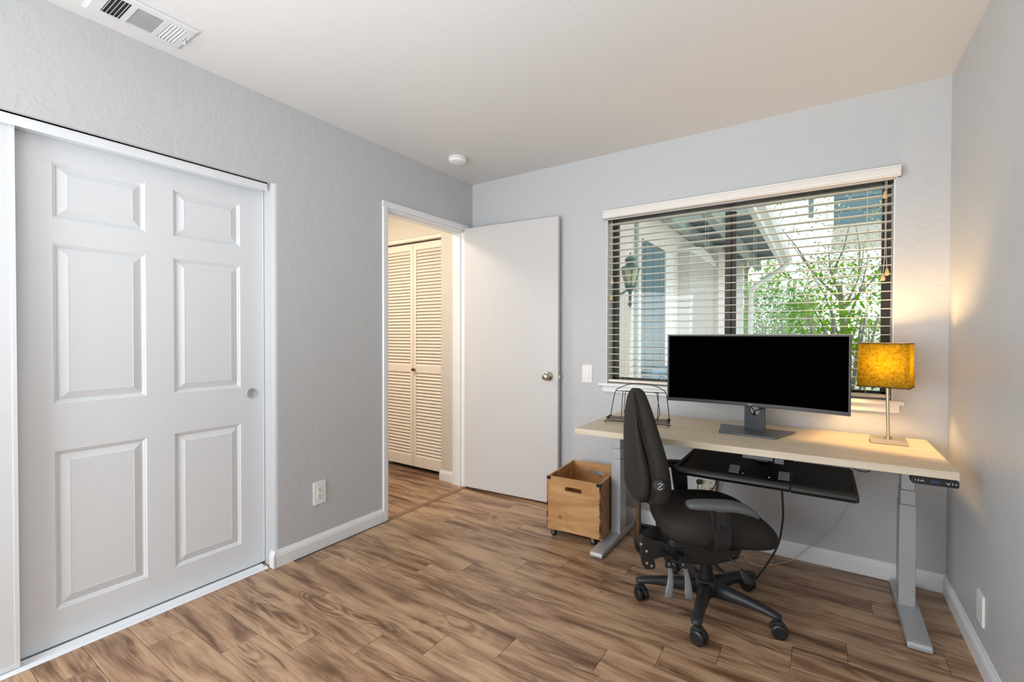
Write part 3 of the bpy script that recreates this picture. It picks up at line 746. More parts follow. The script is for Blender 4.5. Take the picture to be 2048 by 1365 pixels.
link('joint_cover', bx(-.104, -.089, 2.172, 2.58, .590, .6125), M_TRAY, kt)
bm = B(); box(bm, -.285, -.165, 2.262, 2.595, .678, .6916); link('slide_track', bm, M_PAD, kt, bevel=.002)
bm = B(); box(bm, -.16, -.125, 2.258, 2.30, .672, .691); link('track_stop', bm, M_PAD, kt, bevel=.002)
bm = B(); box(bm, -.25, -.20, 2.47, 2.56, .622, .678); link('tilt_arm', bm, M_BLKP, kt)

# ---- monitor (ultrawide, gently curved)
mo = empty('computer_monitor', (-.292, 2.615, .722), R(-5), 'black ultrawide curved monitor, screen off, standing mid-desk', 'monitor')
def curved(bm, w, z0, z1, y0, y1, rad=1.9, n=28, r=0):
    # slab curved toward the viewer (-y) at its ends
    pts = []
    for k in range(n+1):
        a = (-w/2+w*k/n)/rad; pts.append((math.sin(a)*rad, (1-math.cos(a))*rad))
    fr = [(px, -py+y0) for px, py in pts]; bk = [(px, -py+y1) for px, py in pts][::-1]
    return prism(bm, fr+bk, z0, z1)
link('housing', curved(B(), .829, .138, .501, .000, .022), M_BEZEL, mo, bevel=.002)
link('screen', curved(B(), .811, .156, .494, -.0006, .001), M_SCREEN, mo)
bm = B(); curved(bm, .5, .20, .45, .022, .05); link('rear_shell', bm, M_BEZEL, mo, bevel=.01)
text('maker_name', 'DELL', .008, M_PRINT, mo, Matrix.Translation((-.002, -.0012, .147)) @ Matrix.Rotation(R(90), 4, 'X'))
# neck with round hole
bm = B(); nx, nz0, nz1, hr, hc = .047, .008, .30, .0245, .105
ring = [(hr*math.cos(2*PI*k/32), hc+hr*math.sin(2*PI*k/32)) for k in range(32)]
def neckring():
    out = []
    for k in range(32):
        t = 2*PI*k/32; c, s = math.cos(t), math.sin(t)
        q = nx/max(abs(c), 1e-6); z = nz1-hc if s > 0 else hc-nz0; q2 = z/max(abs(s), 1e-6); q = min(q, q2); out.append((q*c, hc+q*s))
    return out
outer = neckring()
for k, (cx, cz) in enumerate([(nx, nz1), (-nx, nz1), (-nx, nz0), (nx, nz0)]):
    i = min(range(32), key=lambda j: (outer[j][0]-cx)**2+(outer[j][1]-cz)**2); outer[i] = (cx, cz)
def nv(p, y): return bm.verts.new((p[0], y, p[1]))
y0n, y1n = .088, .118
RI0 = [nv(p, y0n) for p in ring]; RO0 = [nv(p, y0n) for p in outer]; RI1 = [nv(p, y1n) for p in ring]; RO1 = [nv(p, y1n) for p in outer]
for k in range(32):
    j = (k+1) % 32
    bm.faces.new((RI0[k], RI0[j], RO0[j], RO0[k])); bm.faces.new((RI1[k], RO1[k], RO1[j], RI1[j])); bm.faces.new((RI0[k], RI1[k], RI1[j], RI0[j])); bm.faces.new((RO0[k], RO0[j], RO1[j], RO1[k]))
link('stand_neck', bm, M_STAND, mo)
bm = B(); prism(bm, [(-.13, -.085), (.125, -.085), (.178, .145), (-.178, .145)], 0, .009); link('stand_base', bm, M_STANDB, mo, bevel=.002)
bm = B(); box(bm, -.045, .045, .045, .09, .25, .36); link('stand_mount', bm, M_STAND, mo)
bm = B()
tube(bm, curve_pts([(-.035, .06, .17), (-.012, .075, .125), (0, .084, .103), (-.006, .10, .09), (-.01, .125, .075), (-.012, .13, .01)], 5), .0028, 6)
tube(bm, curve_pts([(.075, .05, .15), (.04, .06, .125), (.004, .080, .105), (.0, .10, .09), (.002, .135, .06), (.004, .15, .008)], 5), .0028, 6)
link('rear_cables', bm, M_BLKC, mo, smooth=True)

# ---- table lamp
tl = empty('table_lamp', (.265, 2.752, .722), 0, 'table lamp with brushed nickel stem and amber square shade, lit, right end of desk', 'lamp')
link('lamp_base', bx(-.066, .066, -.05, .05, 0, .0225), M_BRNI, tl, bevel=.0015)
bm = B(); cyl(bm, (0, 0, .022), (0, 0, .03), .013, n=20); cyl(bm, (0, 0, .03), (-.006, 0, .30), .0065, n=16); link('stem', bm, M_BRNI, tl, smooth=False)
sh = B(); rot = Matrix.Rotation(R(-14), 4, 'Z')
def sq(h, z, n=6):
    pts = []
    for (ax, ay), (bx_, by_) in (((-1,-1),(1,-1)),((1,-1),(1,1)),((1,1),(-1,1)),((-1,1),(-1,-1))):
        for k in range(n): pts.append((ax+(bx_-ax)*k/n, ay+(by_-ay)*k/n))
    return [rot @ Vector((p[0]*h-.012, p[1]*h*.82, z)) for p in pts]
loft(sh, [sq(.094, .262), sq(.0925, .36), sq(.091, .462)], cap=False)
o = link('lamp_shade', sh, M_SHADE, tl); sm_ = o.modifiers.new('t', 'SOLIDIFY'); sm_.thickness = .0012
for h_, za, zb_ in ((.0948, .260, .2645), (.0916, .4598, .464)):
    o2 = link('shade_trim', loft(B(), [sq(h_, za), sq(h_, zb_)], cap=False), M_SHADEE, o); m_ = o2.modifiers.new('t', 'SOLIDIFY'); m_.thickness = .0014
bm = B(); tube(bm, [rot @ Vector((-.1, 0, .45)), rot @ Vector((.08, 0, .45))], .0015, 6); tube(bm, [(-.007, 0, .30), (-.008, 0, .45)], .0015, 6); cyl(bm, (-.006, 0, .28), (-.006, 0, .335), .015, n=16)
link('socket', bm, M_BRNI, tl)
link('bulb', lathe(B(), [(.012, 0), (.016, .012), (.026, .035), (.029, .052), (.024, .07), (.012, .08), (.001, .082)], (-.006, 0, .335), n=20), M_BULB, tl, smooth=True)
# ---- wire book stand
ws = empty('wire_book_stand', (-.850, 2.53, .7235), R(10), 'black wire book stand on the desk behind the chair back', 'stand')
def W(name, pts, r=.0022, closed=False, sm=True):
    return link(name, tube(B(), pts, r, 8, closed=closed), M_IRON, ws, smooth=True)
hw = .155
W('back_frame', curve_pts([(-hw-.01, .085, .018), (-hw, .10, .10), (-hw+.012, .125, .165), (-hw+.035, .135, .185), (-.06, .14, .208), (0, .14, .213), (.06, .14, .208), (hw-.035, .135, .185), (hw-.012, .125, .165), (hw, .10, .10), (hw+.01, .085, .018)], 6), .0024)
W('crossbar', [(-hw+.014, .124, .166), (hw-.014, .124, .166)], .0022)
W('inner_frame', curve_pts([(-.10, .124, .166), (-.102, .10, .09), (-.10, .08, .025), (-.09, .05, .018), (.09, .05, .018), (.10, .08, .025), (.102, .10, .09), (.10, .124, .166)], 5), .0021)
for i, yy in enumerate((.0, .02, .04, .06)):
    W('shelf_wire', curve_pts([(-hw, yy+.03, .016+.004*i), (-hw+.004, yy, .013+.004*i), (hw-.004, yy, .013+.004*i), (hw, yy+.03, .016+.004*i)], 4), .002)
W('front_rail', curve_pts([(-hw-.006, .07, .03), (-hw-.002, .0, .032), (-hw+.01, -.02, .03), (hw-.01, -.02, .03), (hw+.002, .0, .032), (hw+.006, .07, .03)], 5), .002)
W('foot_rail', curve_pts([(-hw-.012, -.045, .003), (-hw-.010, -.038, .012), (-hw, -.02, .010), (hw, -.02, .010), (hw+.010, -.038, .012), (hw+.012, -.045, .003)], 5), .0024)
W('rear_leg', curve_pts([(-.09, .14, .16), (-.09, .19, .004), (.09, .19, .004), (.09, .14, .16)], 5), .002)
for x in (-.075, .09): link('clip', bx(x-.012, x+.012, .119, .127, .163, .169), M_IRON, ws)

# ---- wooden crate on casters
cr = empty('wooden_crate', (-1.212, 2.642, 0), R(4), 'pine storage crate on casters beside the left desk leg', 'crate')
X0, X1, Y0, Y1, Z0, Z1, T = -.168, .166, -.205, .205, .056, .372, .012
def endboard(y, m):
    bm = B(); n = 24
    hw_, hh, zc = .053, .0135, Z1-.062
    hole = []
    for k in range(n):
        t = 2*PI*k/n; c, s = math.cos(t), math.sin(t); hole.append((math.copysign(hw_-hh, c)+hh*c if abs(c) > 1e-6 else 0, zc+hh*s))
    hole = [(math.copysign(hw_-hh, math.cos(2*PI*(k+.5)/n))+hh*math.cos(2*PI*(k+.5)/n), zc+hh*math.sin(2*PI*(k+.5)/n)) for k in range(n)]
    outr = []
    for k in range(n):
        t = 2*PI*(k+.5)/n; c, s = math.cos(t), math.sin(t)
        q = min(X1/max(abs(c), 1e-6), ((Z1-zc) if s > 0 else (zc-Z0))/max(abs(s), 1e-6)); outr.append([q*c, zc+q*s])
    for cx, cz in ((X1, Z1), (X0, Z1), (X0, Z0), (X1, Z0)):
        i = min(range(n), key=lambda j: (outr[j][0]-cx)**2+(outr[j][1]-cz)**2); outr[i] = [cx, cz]
    A = [bm.verts.new((p[0], y, p[1])) for p in hole]; Bv = [bm.verts.new((p[0], y, p[1])) for p in outr]
    C = [bm.verts.new((p[0], y+T, p[1])) for p in hole]; D = [bm.verts.new((p[0], y+T, p[1])) for p in outr]
    for k in range(n):
        j = (k+1) % n
        bm.faces.new((A[k], A[j], Bv[j], Bv[k])); bm.faces.new((C[k], D[k], D[j], C[j])); bm.faces.new((A[k], C[k], C[j], A[j])); bm.faces.new((Bv[k], Bv[j], D[j], D[k]))
    return link('end_panel', bm, m, cr)
endboard(Y0, M_PINEK); endboard(Y1-T, M_PINEK)
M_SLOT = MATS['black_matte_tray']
link('side_panel', bx(X0, X0+T, Y0+T, Y1-T, Z0, Z1), M_PINE, cr)
link('side_panel', bx(X1-T, X1, Y0+T, Y1-T, Z0, Z1), M_PINE, cr)
link('bottom_panel', bx(X0+T, X1-T, Y0+T, Y1-T, Z0+.004, Z0+.016), M_PINE, cr)
link('cleat', bx(X1-.06, X1+.004, Y0+.02, Y1-.02, Z0-.012, Z0), M_PINE, cr)
link('cleat', bx(X0+.002, X0+.06, Y0+.02, Y1-.02, Z0-.012, Z0), M_PINE, cr)
M_EDGE = woodmat('singed_pine_edge', '#2a1d13', '#5d4126', '#a97a48', .6, (4, 4, 14), contrast=(.42, .56))
for x in (X0-.0008, X1-.0062):
    link('corner_strip', bx(x, x+.007, Y0-.0012, Y0+.004, Z0, Z1-.018), M_EDGE, cr)
for x, s in ((X0, 1), (X1, -1)):
    for y, q in ((Y0, 1), (Y1, -1)):
        bm = B(); xa, xb = (x-.0015, x+.024) if s > 0 else (x-.024, x+.0015)
        ya, yb_ = (y-.0015, y+.0) if q > 0 else (y, y+.0015)
        box(bm, xa, xb, ya, yb_, Z1-.018, Z1+.0005)
        yc, yd = (y-.0015, y+.02) if q > 0 else (y-.02, y+.0015)
        xc, xd = (x-.0015, x) if s > 0 else (x, x+.0015)
        box(bm, xc, xd, yc, yd, Z1-.018, Z1+.0005)
        lathe(bm, [(.0032, 0), (.0028, .0015), (.001, .0022)], (x+s*.016, y-q*.0015, Z1-.009), (0, -q, 0), 10)
        cb_ = link('corner_bracket', bm, M_IRON, cr)
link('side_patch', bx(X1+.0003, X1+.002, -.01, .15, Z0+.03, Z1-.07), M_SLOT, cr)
for x in (X0+.028, X1-.055):
    for y in (Y0+.04, Y1-.04):
        c = empty('caster', (x, y, 0), R(70)); c.parent = cr
        bm = B(); lathe(bm, [(.0195, -.008), (.0205, -.005), (.0205, .005), (.0195, .008)], (0, 0, .0205), (1, 0, 0), 24); link('wheel', bm, M_BLKP, c)
        bm = B(); box(bm, -.0105, -.0085, -.012, .010, .014, .042); box(bm, .0085, .0105, -.012, .010, .014, .042); box(bm, -.0105, .0105, -.013, .012, .040, .0435)
        lathe(bm, [(.005, -.0115), (.005, .0115)], (0, 0, .0205), (1, 0, 0), 10)
        link('fork', bm, M_CHROME, c)

# ---- office chair
ch = empty('office_chair', (-.42, 2.205, 0), R(30), 'black high-back office chair with grey armrests facing the desk', 'chair')
# local frame: X forward, Y left, Z up
def vloft(name, rings, m, parent, e=2.6, n=24, sub=1):
    # rings: (z, xr, xf, w)
    rs = []
    for z, xr_, xf, w_ in rings:
        cx, a = (xr_+xf)/2, (xf-xr_)/2
        rs.append([(cx+p[0], p[1], z) for p in sup(a, w_, n, e)])
    return link(name, loft(B(), rs), m, parent, smooth=True, subsurf=sub)
shell = vloft('back_shell', [(.498, -.318, -.290, .08), (.501, -.336, -.275, .12), (.513, -.350, -.266, .152), (.535, -.354, -.264, .173), (.565, -.354, -.264, .186), (.60, -.352, -.262, .19), (.65, -.356, -.270, .182), (.72, -.358, -.292, .165), (.80, -.358, -.310, .14), (.87, -.354, -.322, .118), (.925, -.348, -.326, .09), (.955, -.342, -.328, .062), (.968, -.338, -.330, .035)], M_BLK, ch, 2.5)
cush = vloft('backrest', [(.486, -.272, -.235, .09), (.491, -.290, -.212, .14), (.505, -.302, -.196, .172), (.528, -.308, -.186, .190), (.562, -.308, -.180, .197), (.62, -.306, -.186, .195), (.69, -.310, -.198, .180), (.76, -.322, -.218, .158), (.83, -.332, -.238, .135), (.90, -.340, -.258, .112), (.94, -.342, -.272, .088), (.966, -.339, -.281, .066), (.980, -.330, -.294, .042)], M_BLK, ch, 2.8)
for s in (-1,):
    bm = B(); tube(bm, curve_pts([(-.292, s*.172, .532), (-.287, s*.190, .553), (-.285, s*.197, .60), (-.290, s*.190, .67), (-.306, s*.168, .74), (-.321, s*.145, .81), (-.332, s*.122, .88), (-.338, s*.093, .935), (-.338, s*.055, .965)], 6), .0028, 6)
    link('seam_piping', bm, mat('piping_black', '#0c0c0c', .7), ch, smooth=True)
# lumbar knob
kc = Vector((-.265, -.190, .606)); kax = Vector((0.12, -1, 0)).normalized()
kn = link('lumbar_knob', lathe(B(), [(.016, -.012), (.022, -.002), (.0235, .012), (.0235, .026), (.0215, .030), (.001, .0305)], kc, kax, 28), mat('knob_plastic', '#3a3b3c', .4), ch, smooth=False)
bm = B(); u = kax.cross(Vector((0, 0, 1))).normalized(); v_ = Vector((0, 0, 1)); cc = kc+kax*.0315
for a0 in (40, 220):
    tube(bm, [cc+(u*math.cos(R(a0+t))+v_*math.sin(R(a0+t)))*.0125 for t in range(0, 111, 10)], .0010, 5)
tube(bm, [cc+(u*.7-v_*.7)*.008, cc-(u*.7-v_*.7)*.008], .0014, 5)
link('knob_mark', bm, M_PRINT, kn)
# back bar
bm = B(); prism(bm, [(-.306, .32), (-.306, .53), (-.297, .53), (-.294, .32)], -.028, .028, 'y'); link('back_bar', bm, mat('bronzed_bar', '#4a3d34', .3, .6), ch, bevel=.002)
# seat
rs = []
for x, zc, hh, w_ in ((-.228, .405, .022, .12), (-.216, .405, .052, .165), (-.18, .405, .071, .198), (-.11, .406, .078, .222), (0, .406, .080, .232), (.09, .403, .080, .232), (.15, .394, .074, .224), (.20, .382, .062, .205), (.232, .370, .044, .175), (.247, .362, .022, .14)):
    ring = []
    for p in sup(w_, hh, 28, 2.9):
        z = zc+p[1]
        if p[1] > 0: z -= .016*max(0, 1-(p[0]/(w_*.7))**2)*(1 if abs(x) < .2 else .4)
        ring.append((x, p[0], z))
    rs.append(ring)
link('seat', loft(B(), rs), M_BLK, ch, smooth=True, subsurf=1)
# mechanism
bm = B(); prism(bm, rrect(-.20, .16, -.13, .13, .03, 4), .318, .345); link('seat_pan', bm, M_BLKP, ch, bevel=.003)
bm = B(); prism(bm, [(-.21, .318), (-.20, .255), (-.09, .232), (.0, .232), (.10, .262), (.12, .318)], -.10, .10, 'y'); link('tilt_mechanism', bm, M_BLKP, ch, bevel=.006)
bm = B(); prism(bm, [(-.306, .34), (-.306, .25), (-.30, .215), (-.285, .200), (-.25, .200), (-.245, .215), (-.25, .245), (-.20, .262), (-.19, .318), (-.26, .33), (-.29, .345)], -.09, -.055, 'y')
prism(bm, [(-.306, .34), (-.306, .25), (-.30, .215), (-.285, .200), (-.25, .200), (-.245, .215), (-.25, .245), (-.20, .262), (-.19, .318), (-.26, .33), (-.29, .345)], .055, .09, 'y')
box(bm, -.305, -.19, -.06, .06, .27, .325)
link('rear_bracket', bm, M_BLKP, ch, bevel=.003)
for x, z in ((-.283, .228), (-.262, .216), (-.285, .28), (-.308, .31)):
    bm = lathe(B(), [(.007, 0), (.006, .004), (.001, .005)], (x, -.09, z), (0, -1, 0), 12)
    link('bolt', bm, M_CHROME, ch)
# levers
def paddle(x0, x1, y, zt_, zb_, m=M_LEVER):
    rings = []
    for t, w_, th_ in ((0, .009, .006), (.08, .014, .006), (.1, .011, .005), (.3, .010, .005), (.55, .013, .0055), (.8, .0165, .006), (.97, .0175, .006), (1, .015, .003)):
        cx = x0+(x1-x0)*t+.006*math.sin(t*PI*1.5); z = zt_+(zb_-zt_)*t; yy = y-.028*t
        rings.append([(cx+p[0], yy+p[1], z) for p in sup(w_, th_, 12, 3.2)])
    return link('lever', loft(B(), rings), m, ch, smooth=True)
for x0, x1 in ((-.205, -.204), (-.148, -.120)):
    l_ = paddle(x0, x1, -.145, .262, .124)
    bm = B(); box(bm, x0-.014, x0+.012, -.152, -.10, .268, .29); box(bm, x0-.013, x0-.006, -.156, -.142, .240, .285); box(bm, x0+.004, x0+.011, -.156, -.142, .240, .285); box(bm, x0-.015, x0+.014, -.158, -.142, .244, .250)
    link('lever_bracket', bm, M_BLKP, ch, bevel=.001)
bm = B(); tube(bm, curve_pts([(.05, -.10, .275), (.075, -.135, .262), (.09, -.155, .245)], 4), .004, 8)
link('height_lever_rod', bm, M_BLKP, ch)
rings = []
for t, w_, th_ in ((0, .006, .004), (.2, .012, .005), (.6, .020, .006), (.9, .022, .006), (1, .016, .003)):
    c = Vector((.088+.03*t, -.155-.02*t, .248-.055*t)); rings.append([(c.x+p[0], c.y+p[1], c.z) for p in sup(w_, th_, 12, 3)])
link('lever', loft(B(), rings), M_BLKP, ch, smooth=True)
bm = B(); box(bm, -.012, .07, -.18, -.11, .305, .338); link('arm_clamp', bm, M_BLKP, ch, bevel=.003)
bm = B(); cyl(bm, (-.02, -.165, .325), (-.02, -.185, .325), .011, n=20); link('clamp_button', bm, M_CHROME, ch)
# armrests
for s in (-1, 1):
    rs = []
    for x, dz, w_, hh in ((-.178, .002, .020, .008), (-.172, .003, .030, .013), (-.14, .004, .036, .016), (-.08, .004, .040, .0165), (-.02, .003, .044, .0165), (.025, -.004, .045, .0165), (.057, -.014, .042, .016), (.079, -.026, .036, .0145), (.088, -.034, .026, .009)):
        rs.append([(x, s*(.292+.010*(1 if x > -.1 else .3)*0)+p[0], .558+dz+p[1]) for p in sup(w_, hh, 20, 2.9)])
    o = link('armrest_pad', loft(B(), rs), M_ARM if s < 0 else M_BLKP, ch, smooth=True, subsurf=1)  # far pad coloured black for the shade it stands in
    if s < 0: o['label'] = 'smooth grey armrest pad'
    bm = B()
    prism(bm, [(-.085, .548), (-.006, .548), (.0, .46), (.0, .398), (-.062, .398), (-.072, .46)], s*.272-.006, s*.272+.006, 'y')
    prism(bm, [(s*.278, .398), (s*.266, .408), (s*.10, .345), (s*.10, .325), (s*.258, .345)] if s > 0 else [(s*.10, .345), (s*.266, .408), (s*.278, .398), (s*.258, .345), (s*.10, .325)], -.062, .0, 'x')
    link('armrest_bracket', bm, M_BLKP, ch, bevel=.004)
    bm = B(); prism(bm, [(p[0], p[1]) for p in rrect(-.062, -.022, .455, .545, .012, 4)], s*.283-.004, s*.283+.004, 'y'); link('slide_strap', bm, M_BLKP, ch, bevel=.002)
    bm = B(); tube(bm, [(-.066, s*.291, .538), (-.016, s*.291, .538)], .0045, 10); link('release_bar', bm, M_CHROME if s < 0 else M_BLKP, ch)  # far bar black instead of chrome for the same shade
    bm = B(); lathe(bm, [(.007, 0), (.006, .003), (.001, .004)], (-.042, s*.287, .47), (0, s, 0), 12); link('strap_bolt', bm, M_IRON, ch)
# gas lift, base, casters
bm = B(); cyl(bm, (0, 0, .10), (0, 0, .24), .026, n=24); cyl(bm, (0, 0, .09), (0, 0, .155), .033, .030, n=24); link('gas_lift', bm, M_BLKP, ch, smooth=False)
link('hub', lathe(B(), [(.048, .062), (.054, .075), (.053, .118), (.045, .128), (.034, .130)], n=30), M_BASEP, ch, smooth=False)
for k in range(5):
    ang = R(-86-30+72*k)
    Mz = Matrix.Rotation(ang, 4, 'Z')
    rs = []
    for x, zt_, zb_, w_ in ((.03, .125, .068, .030), (.10, .122, .074, .0245), (.18, .115, .079, .021), (.245, .107, .082, .020), (.285, .100, .080, .0215), (.303, .094, .080, .016), (.308, .089, .082, .008)):
        ring = [(0, -1, zb_), (0, -1.0, zb_+(zt_-zb_)*.6), (0, -.62, zt_-.002), (0, 0, zt_), (0, .62, zt_-.002), (0, 1.0, zb_+(zt_-zb_)*.6), (0, 1, zb_), (0, 0, zb_-.001)]
        rs.append([Mz @ Vector((x, p[1]*w_, p[2])) for p in ring])
    link('base_leg', loft(B(), rs), M_BASEP, ch, smooth=True, bevel=0)
    c = empty('caster', Mz @ Vector((.288, 0, 0)), ang+R((70, 20, 100, 40, 120)[k])); c.parent = ch
    for s in (-1, 1):
        bm = B(); lathe(bm, [(.012, -.0095), (.024, -.0095), (.0285, -.006), (.0295, 0), (.0285, .006), (.022, .0095), (.001, .0095)], (0.012, s*.0155, .0295), (0, s, 0), 28); link('wheel', bm, M_BLKP, c, smooth=False, bevel=.0)
    bm = B(); 
    hood = [(-.022, .03), (-.024, .048), (-.012, .064), (.006, .070), (.022, .066), (.034, .052), (.038, .036), (.012, .040)]
    prism(bm, hood, -.006, .006, 'y')
    prism(bm, [(-.014, .056), (-.008, .066), (.006, .071), (.018, .068), (.026, .060), (.006, .058)], -.016, .016, 'y')
    cyl(bm, (0, 0, .06), (0, 0, .086), .009, n=14)
    link('caster_hood', bm, M_BASEP, c)

# ---- power adapter / surge tap on wall
ad = empty('surge_tap', (-.563, YB, .325), 0, 'white multi-outlet surge tap plugged in low on the wall behind the chair', 'power tap')
link('tap_body', prism(B(), rrect(-.055, .055, -.052, .052, .012, 5), -.042, 0, 'y'), mat('ivory_plastic', '#e8e2d2', .4), ad, bevel=.003)
for zc in (.024, -.02):
    for xc in (-.03, .0, .030):
        if zc > 0 and xc == -.03: continue
        bm = B(); box(bm, xc-.006, xc-.004, -.0428, -.0418, zc, zc+.009); box(bm, xc+.004, xc+.006, -.0428, -.0418, zc, zc+.009); cyl(bm, (xc, -.0428, zc-.006), (xc, -.0418, zc-.006), .0025, n=10)
        link('socket_slots', bm, M_DARK, ad)
link('indicator_label', bx(.024, .038, -.0428, -.0419, -.022, -.004), mat('red_indicator', '#d98f84', .5), ad)
pg = empty('power_plug', (-.594, YB-.044, .349), 0, 'black plug in the top left socket of the surge tap', 'plug')
link('plug_body', prism(B(), rrect(-.014, .014, -.012, .012, .004, 3), -.028, 0, 'y'), M_BLKC, pg, bevel=.002)
bm = B(); tube(bm, curve_pts([(0, -.026, -.006), (-.002, -.045, -.03), (.006, -.04, -.12), (.02, -.02, -.25), (.03, -.01, -.34)], 6), .003, 8); link('lead', bm, M_BLKC, pg, smooth=True)

def cable(name, pts, r, m, label, n=8):
    o = link(name, tube(B(), curve_pts(pts, n), r, 8), m, smooth=True); tag(o, label, 'cable'); return o
cable('power_cable', [(-.152, 2.56, .606), (-.153, 2.60, .50), (-.147, 2.60, .40), (-.146, 2.60, .32), (-.163, 2.56, .207), (-.215, 2.52, .10), (-.26, 2.50, .035), (-.32, 2.50, .006), (-.38, 2.54, .006), (-.45, 2.62, .006), (-.52, 2.74, .006)], .0045, M_BLKC, 'thick black power cable looping down from the keyboard tray to the floor')
cable('white_cable', [(.170, 2.92, .69), (.167, 2.92, .532), (.150, 2.92, .42), (.111, 2.92, .33), (.059, 2.92, .215), (-.0, 2.92, .135), (-.037, 2.925, .091), (-.082, 2.918, .042), (-.13, 2.88, .006), (-.195, 2.80, .004), (-.25, 2.74, .004), (-.30, 2.75, .004), (-.34, 2.82, .004)], .0022, M_WHTC, 'thin white cable hanging down the back wall right of the chair')
cable('thin_black_cable', [(-.50, 2.90, .69), (-.49, 2.90, .45), (-.50, 2.90, .36), (-.53, 2.90, .30), (-.545, 2.90, .24), (-.55, 2.90, .10)], .0025, M_BLKC, 'thin black cable left of the pair behind the chair seat')
cable('thin_black_cable', [(-.47, 2.91, .69), (-.475, 2.91, .45), (-.49, 2.91, .36), (-.505, 2.91, .29), (-.51, 2.91, .2), (-.52, 2.91, .1)], .0025, M_BLKC, 'thin black cable right of the pair behind the chair seat')
cable('cable_loop', [(.10, 2.56, .66), (.15, 2.57, .655), (.185, 2.57, .63), (.175, 2.56, .618), (.14, 2.55, .622), (.12, 2.54, .64)], .0022, M_BLKC, 'small black cable loop beyond the right end of the keyboard tray')

# ================================================================== OUTSIDE
gr = struct('patio_ground', bx(-14, 16, 3.12, 40, -.14, -.1), M_CONC, 'pale paved ground outside the window', 'ground')
# porch wing on the left
pw = empty('porch_wing', (0, 0, 0), 0, 'white stucco porch wing outside, left half of the window view', 'building')
bm = B(); box(bm, -1.75, -1.5, 3.2, 4.58, -.1, 3.4); box(bm, -1.75, -1.5, 5.78, 10.4, -.1, 3.4); box(bm, -1.75, -1.5, 4.58, 5.78, 2.2, 3.4)
link('stucco_wall', bm, M_STUCCO, pw)
dr = empty('porch_door', (0, 0, 0), 0); dr.parent = pw; dr['label'] = 'blue-grey boarded porch door'
link('door_frame', bx(-1.62, -1.50, 5.45, 5.78, -.1, 2.2), M_WHITEX, dr)
for k in range(6): link('board', bx(-1.54, -1.515+.003*(k % 2), 4.585+.144*k, 4.585+.144*k+.138, .42, 2.19), M_TEAL, dr)
link('door_backing', bx(-1.60, -1.541, 4.58, 5.45, -.1, 2.2), M_TEALD, dr)
link('stucco_pier', bx(-1.5, -1.36, 6.0, 7.5, -.1, 2.26), M_STUCCO2, pw)
bm = B(); prism(bm, [(5.95, 2.26), (7.55, 2.26), (7.5, 2.32), (7.0, 2.40), (6.5, 2.40), (6.0, 2.32)], -1.5, -1.33, 'x'); link('pier_cap', bm, M_WHITEX, pw)
link('corner_column', bx(-1.5, -1.30, 7.6, 8.3, -.1, 2.6), M_STUCCO, pw)
# porch roof: beams, rafters, soffit boards, fascia
rt = empty('porch_roof', (0, 0, 0), 0, 'porch roof with sage beams, dark boards and white fascia outside the window', 'roof')
for x in (-1.42, -1.02): link('beam', bx(x-.05, x+.05, 3.35, 10.2, 2.50, 2.62), M_SAGE, rt)
for k in range(4): link('rafter', bx(-1.5, -.64, 3.6+.75*k, 3.72+.75*k, 2.62, 2.74), M_SAGE, rt)
me = None
for k in range(18):
    y = 6.0+.235*k
    o = link('soffit_board', bx(-1.5, -.60, y, y+.225, 2.70, 2.72), M_TEALD, rt)
for k in range(7): link('cross_strip', bx(-1.5, -.60, 6.2+.62*k, 6.225+.62*k, 2.69, 2.70), M_SAGE, rt)
bm = B(); box(bm, -.64, -.58, 5.0, 10.3, 2.52, 2.72); link('fascia', bm, M_WHITEX, rt)
bm = B(); prism(bm, [(-.60, 2.60), (-.50, 2.60), (-.47, 2.66), (-.47, 2.72), (-.60, 2.72)], 5.0, 10.4, 'y'); link('gutter', bm, M_WHITEX, rt)
bm = B(); tube(bm, curve_pts([(-.54, 10.2, 2.6), (-.62, 10.0, 2.48), (-.95, 9.7, 2.2), (-1.06, 9.6, 2.05), (-1.08, 9.6, 1.7), (-1.08, 9.6, -.08)], 6), .045, 10); link('downspout', bm, M_WHITEX, rt)
link('post', bx(-1.35, -1.20, 9.4, 9.55, -.1, 2.6), M_WHITEX, rt)
# lantern on the porch wall
ln = empty('wall_lantern', (-1.5, 3.82, 1.69), 0, 'verdigris coach lantern on the porch wall outside, upper left pane', 'lantern')
link('wall_mount', prism(B(), rrect(-.045, .045, -.11, -.0, .02, 4), 0, .02, 'x'), M_VERD, ln)
bm = B(); tube(bm, curve_pts([(.015, 0, -.06), (.06, 0, -.13), (.12, .03, -.10), (.14, .05, -.06)], 5), .010, 8); link('bracket_arm', bm, M_VERD, ln)
lc = (.14, .08, 0)
link('lantern_glass', lathe(B(), [(.045, -.05), (.085, .12)], lc, n=6), M_LGLASS, ln)
bm = B()
for k in range(6):
    t = 2*PI*k/6+PI/6*0; tube(bm, [(lc[0]+.046*math.cos(t), lc[1]+.046*math.sin(t), -.05), (lc[0]+.088*math.cos(t), lc[1]+.088*math.sin(t), .12)], .005, 6)
link('cage', bm, M_VERD, ln)
link('lantern_roof', lathe(B(), [(.10, .118), (.095, .13), (.05, .16), (.03, .185), (.055, .205), (.05, .225), (.02, .25), (.006, .262), (.006, .285), (.001, .29)], lc, n=20), M_VERD, ln, smooth=False)
link('lantern_tail', lathe(B(), [(.001, -.27), (.008, -.255), (.022, -.235), (.012, -.21), (.014, -.12), (.03, -.085), (.05, -.06), (.052, -.048)], lc, n=20), M_VERD, ln, smooth=False)
ln.scale = (.9, .9, .86)
bd = empty('patio_bench', (-1.28, 4.75, -.1), 0, 'blue slatted bench outside against the porch door', 'bench')
for k in range(10): link('slat', bx(-.16, -.13, -.1+.085*k, -.05+.085*k, .42, .92), M_BLUE, bd)
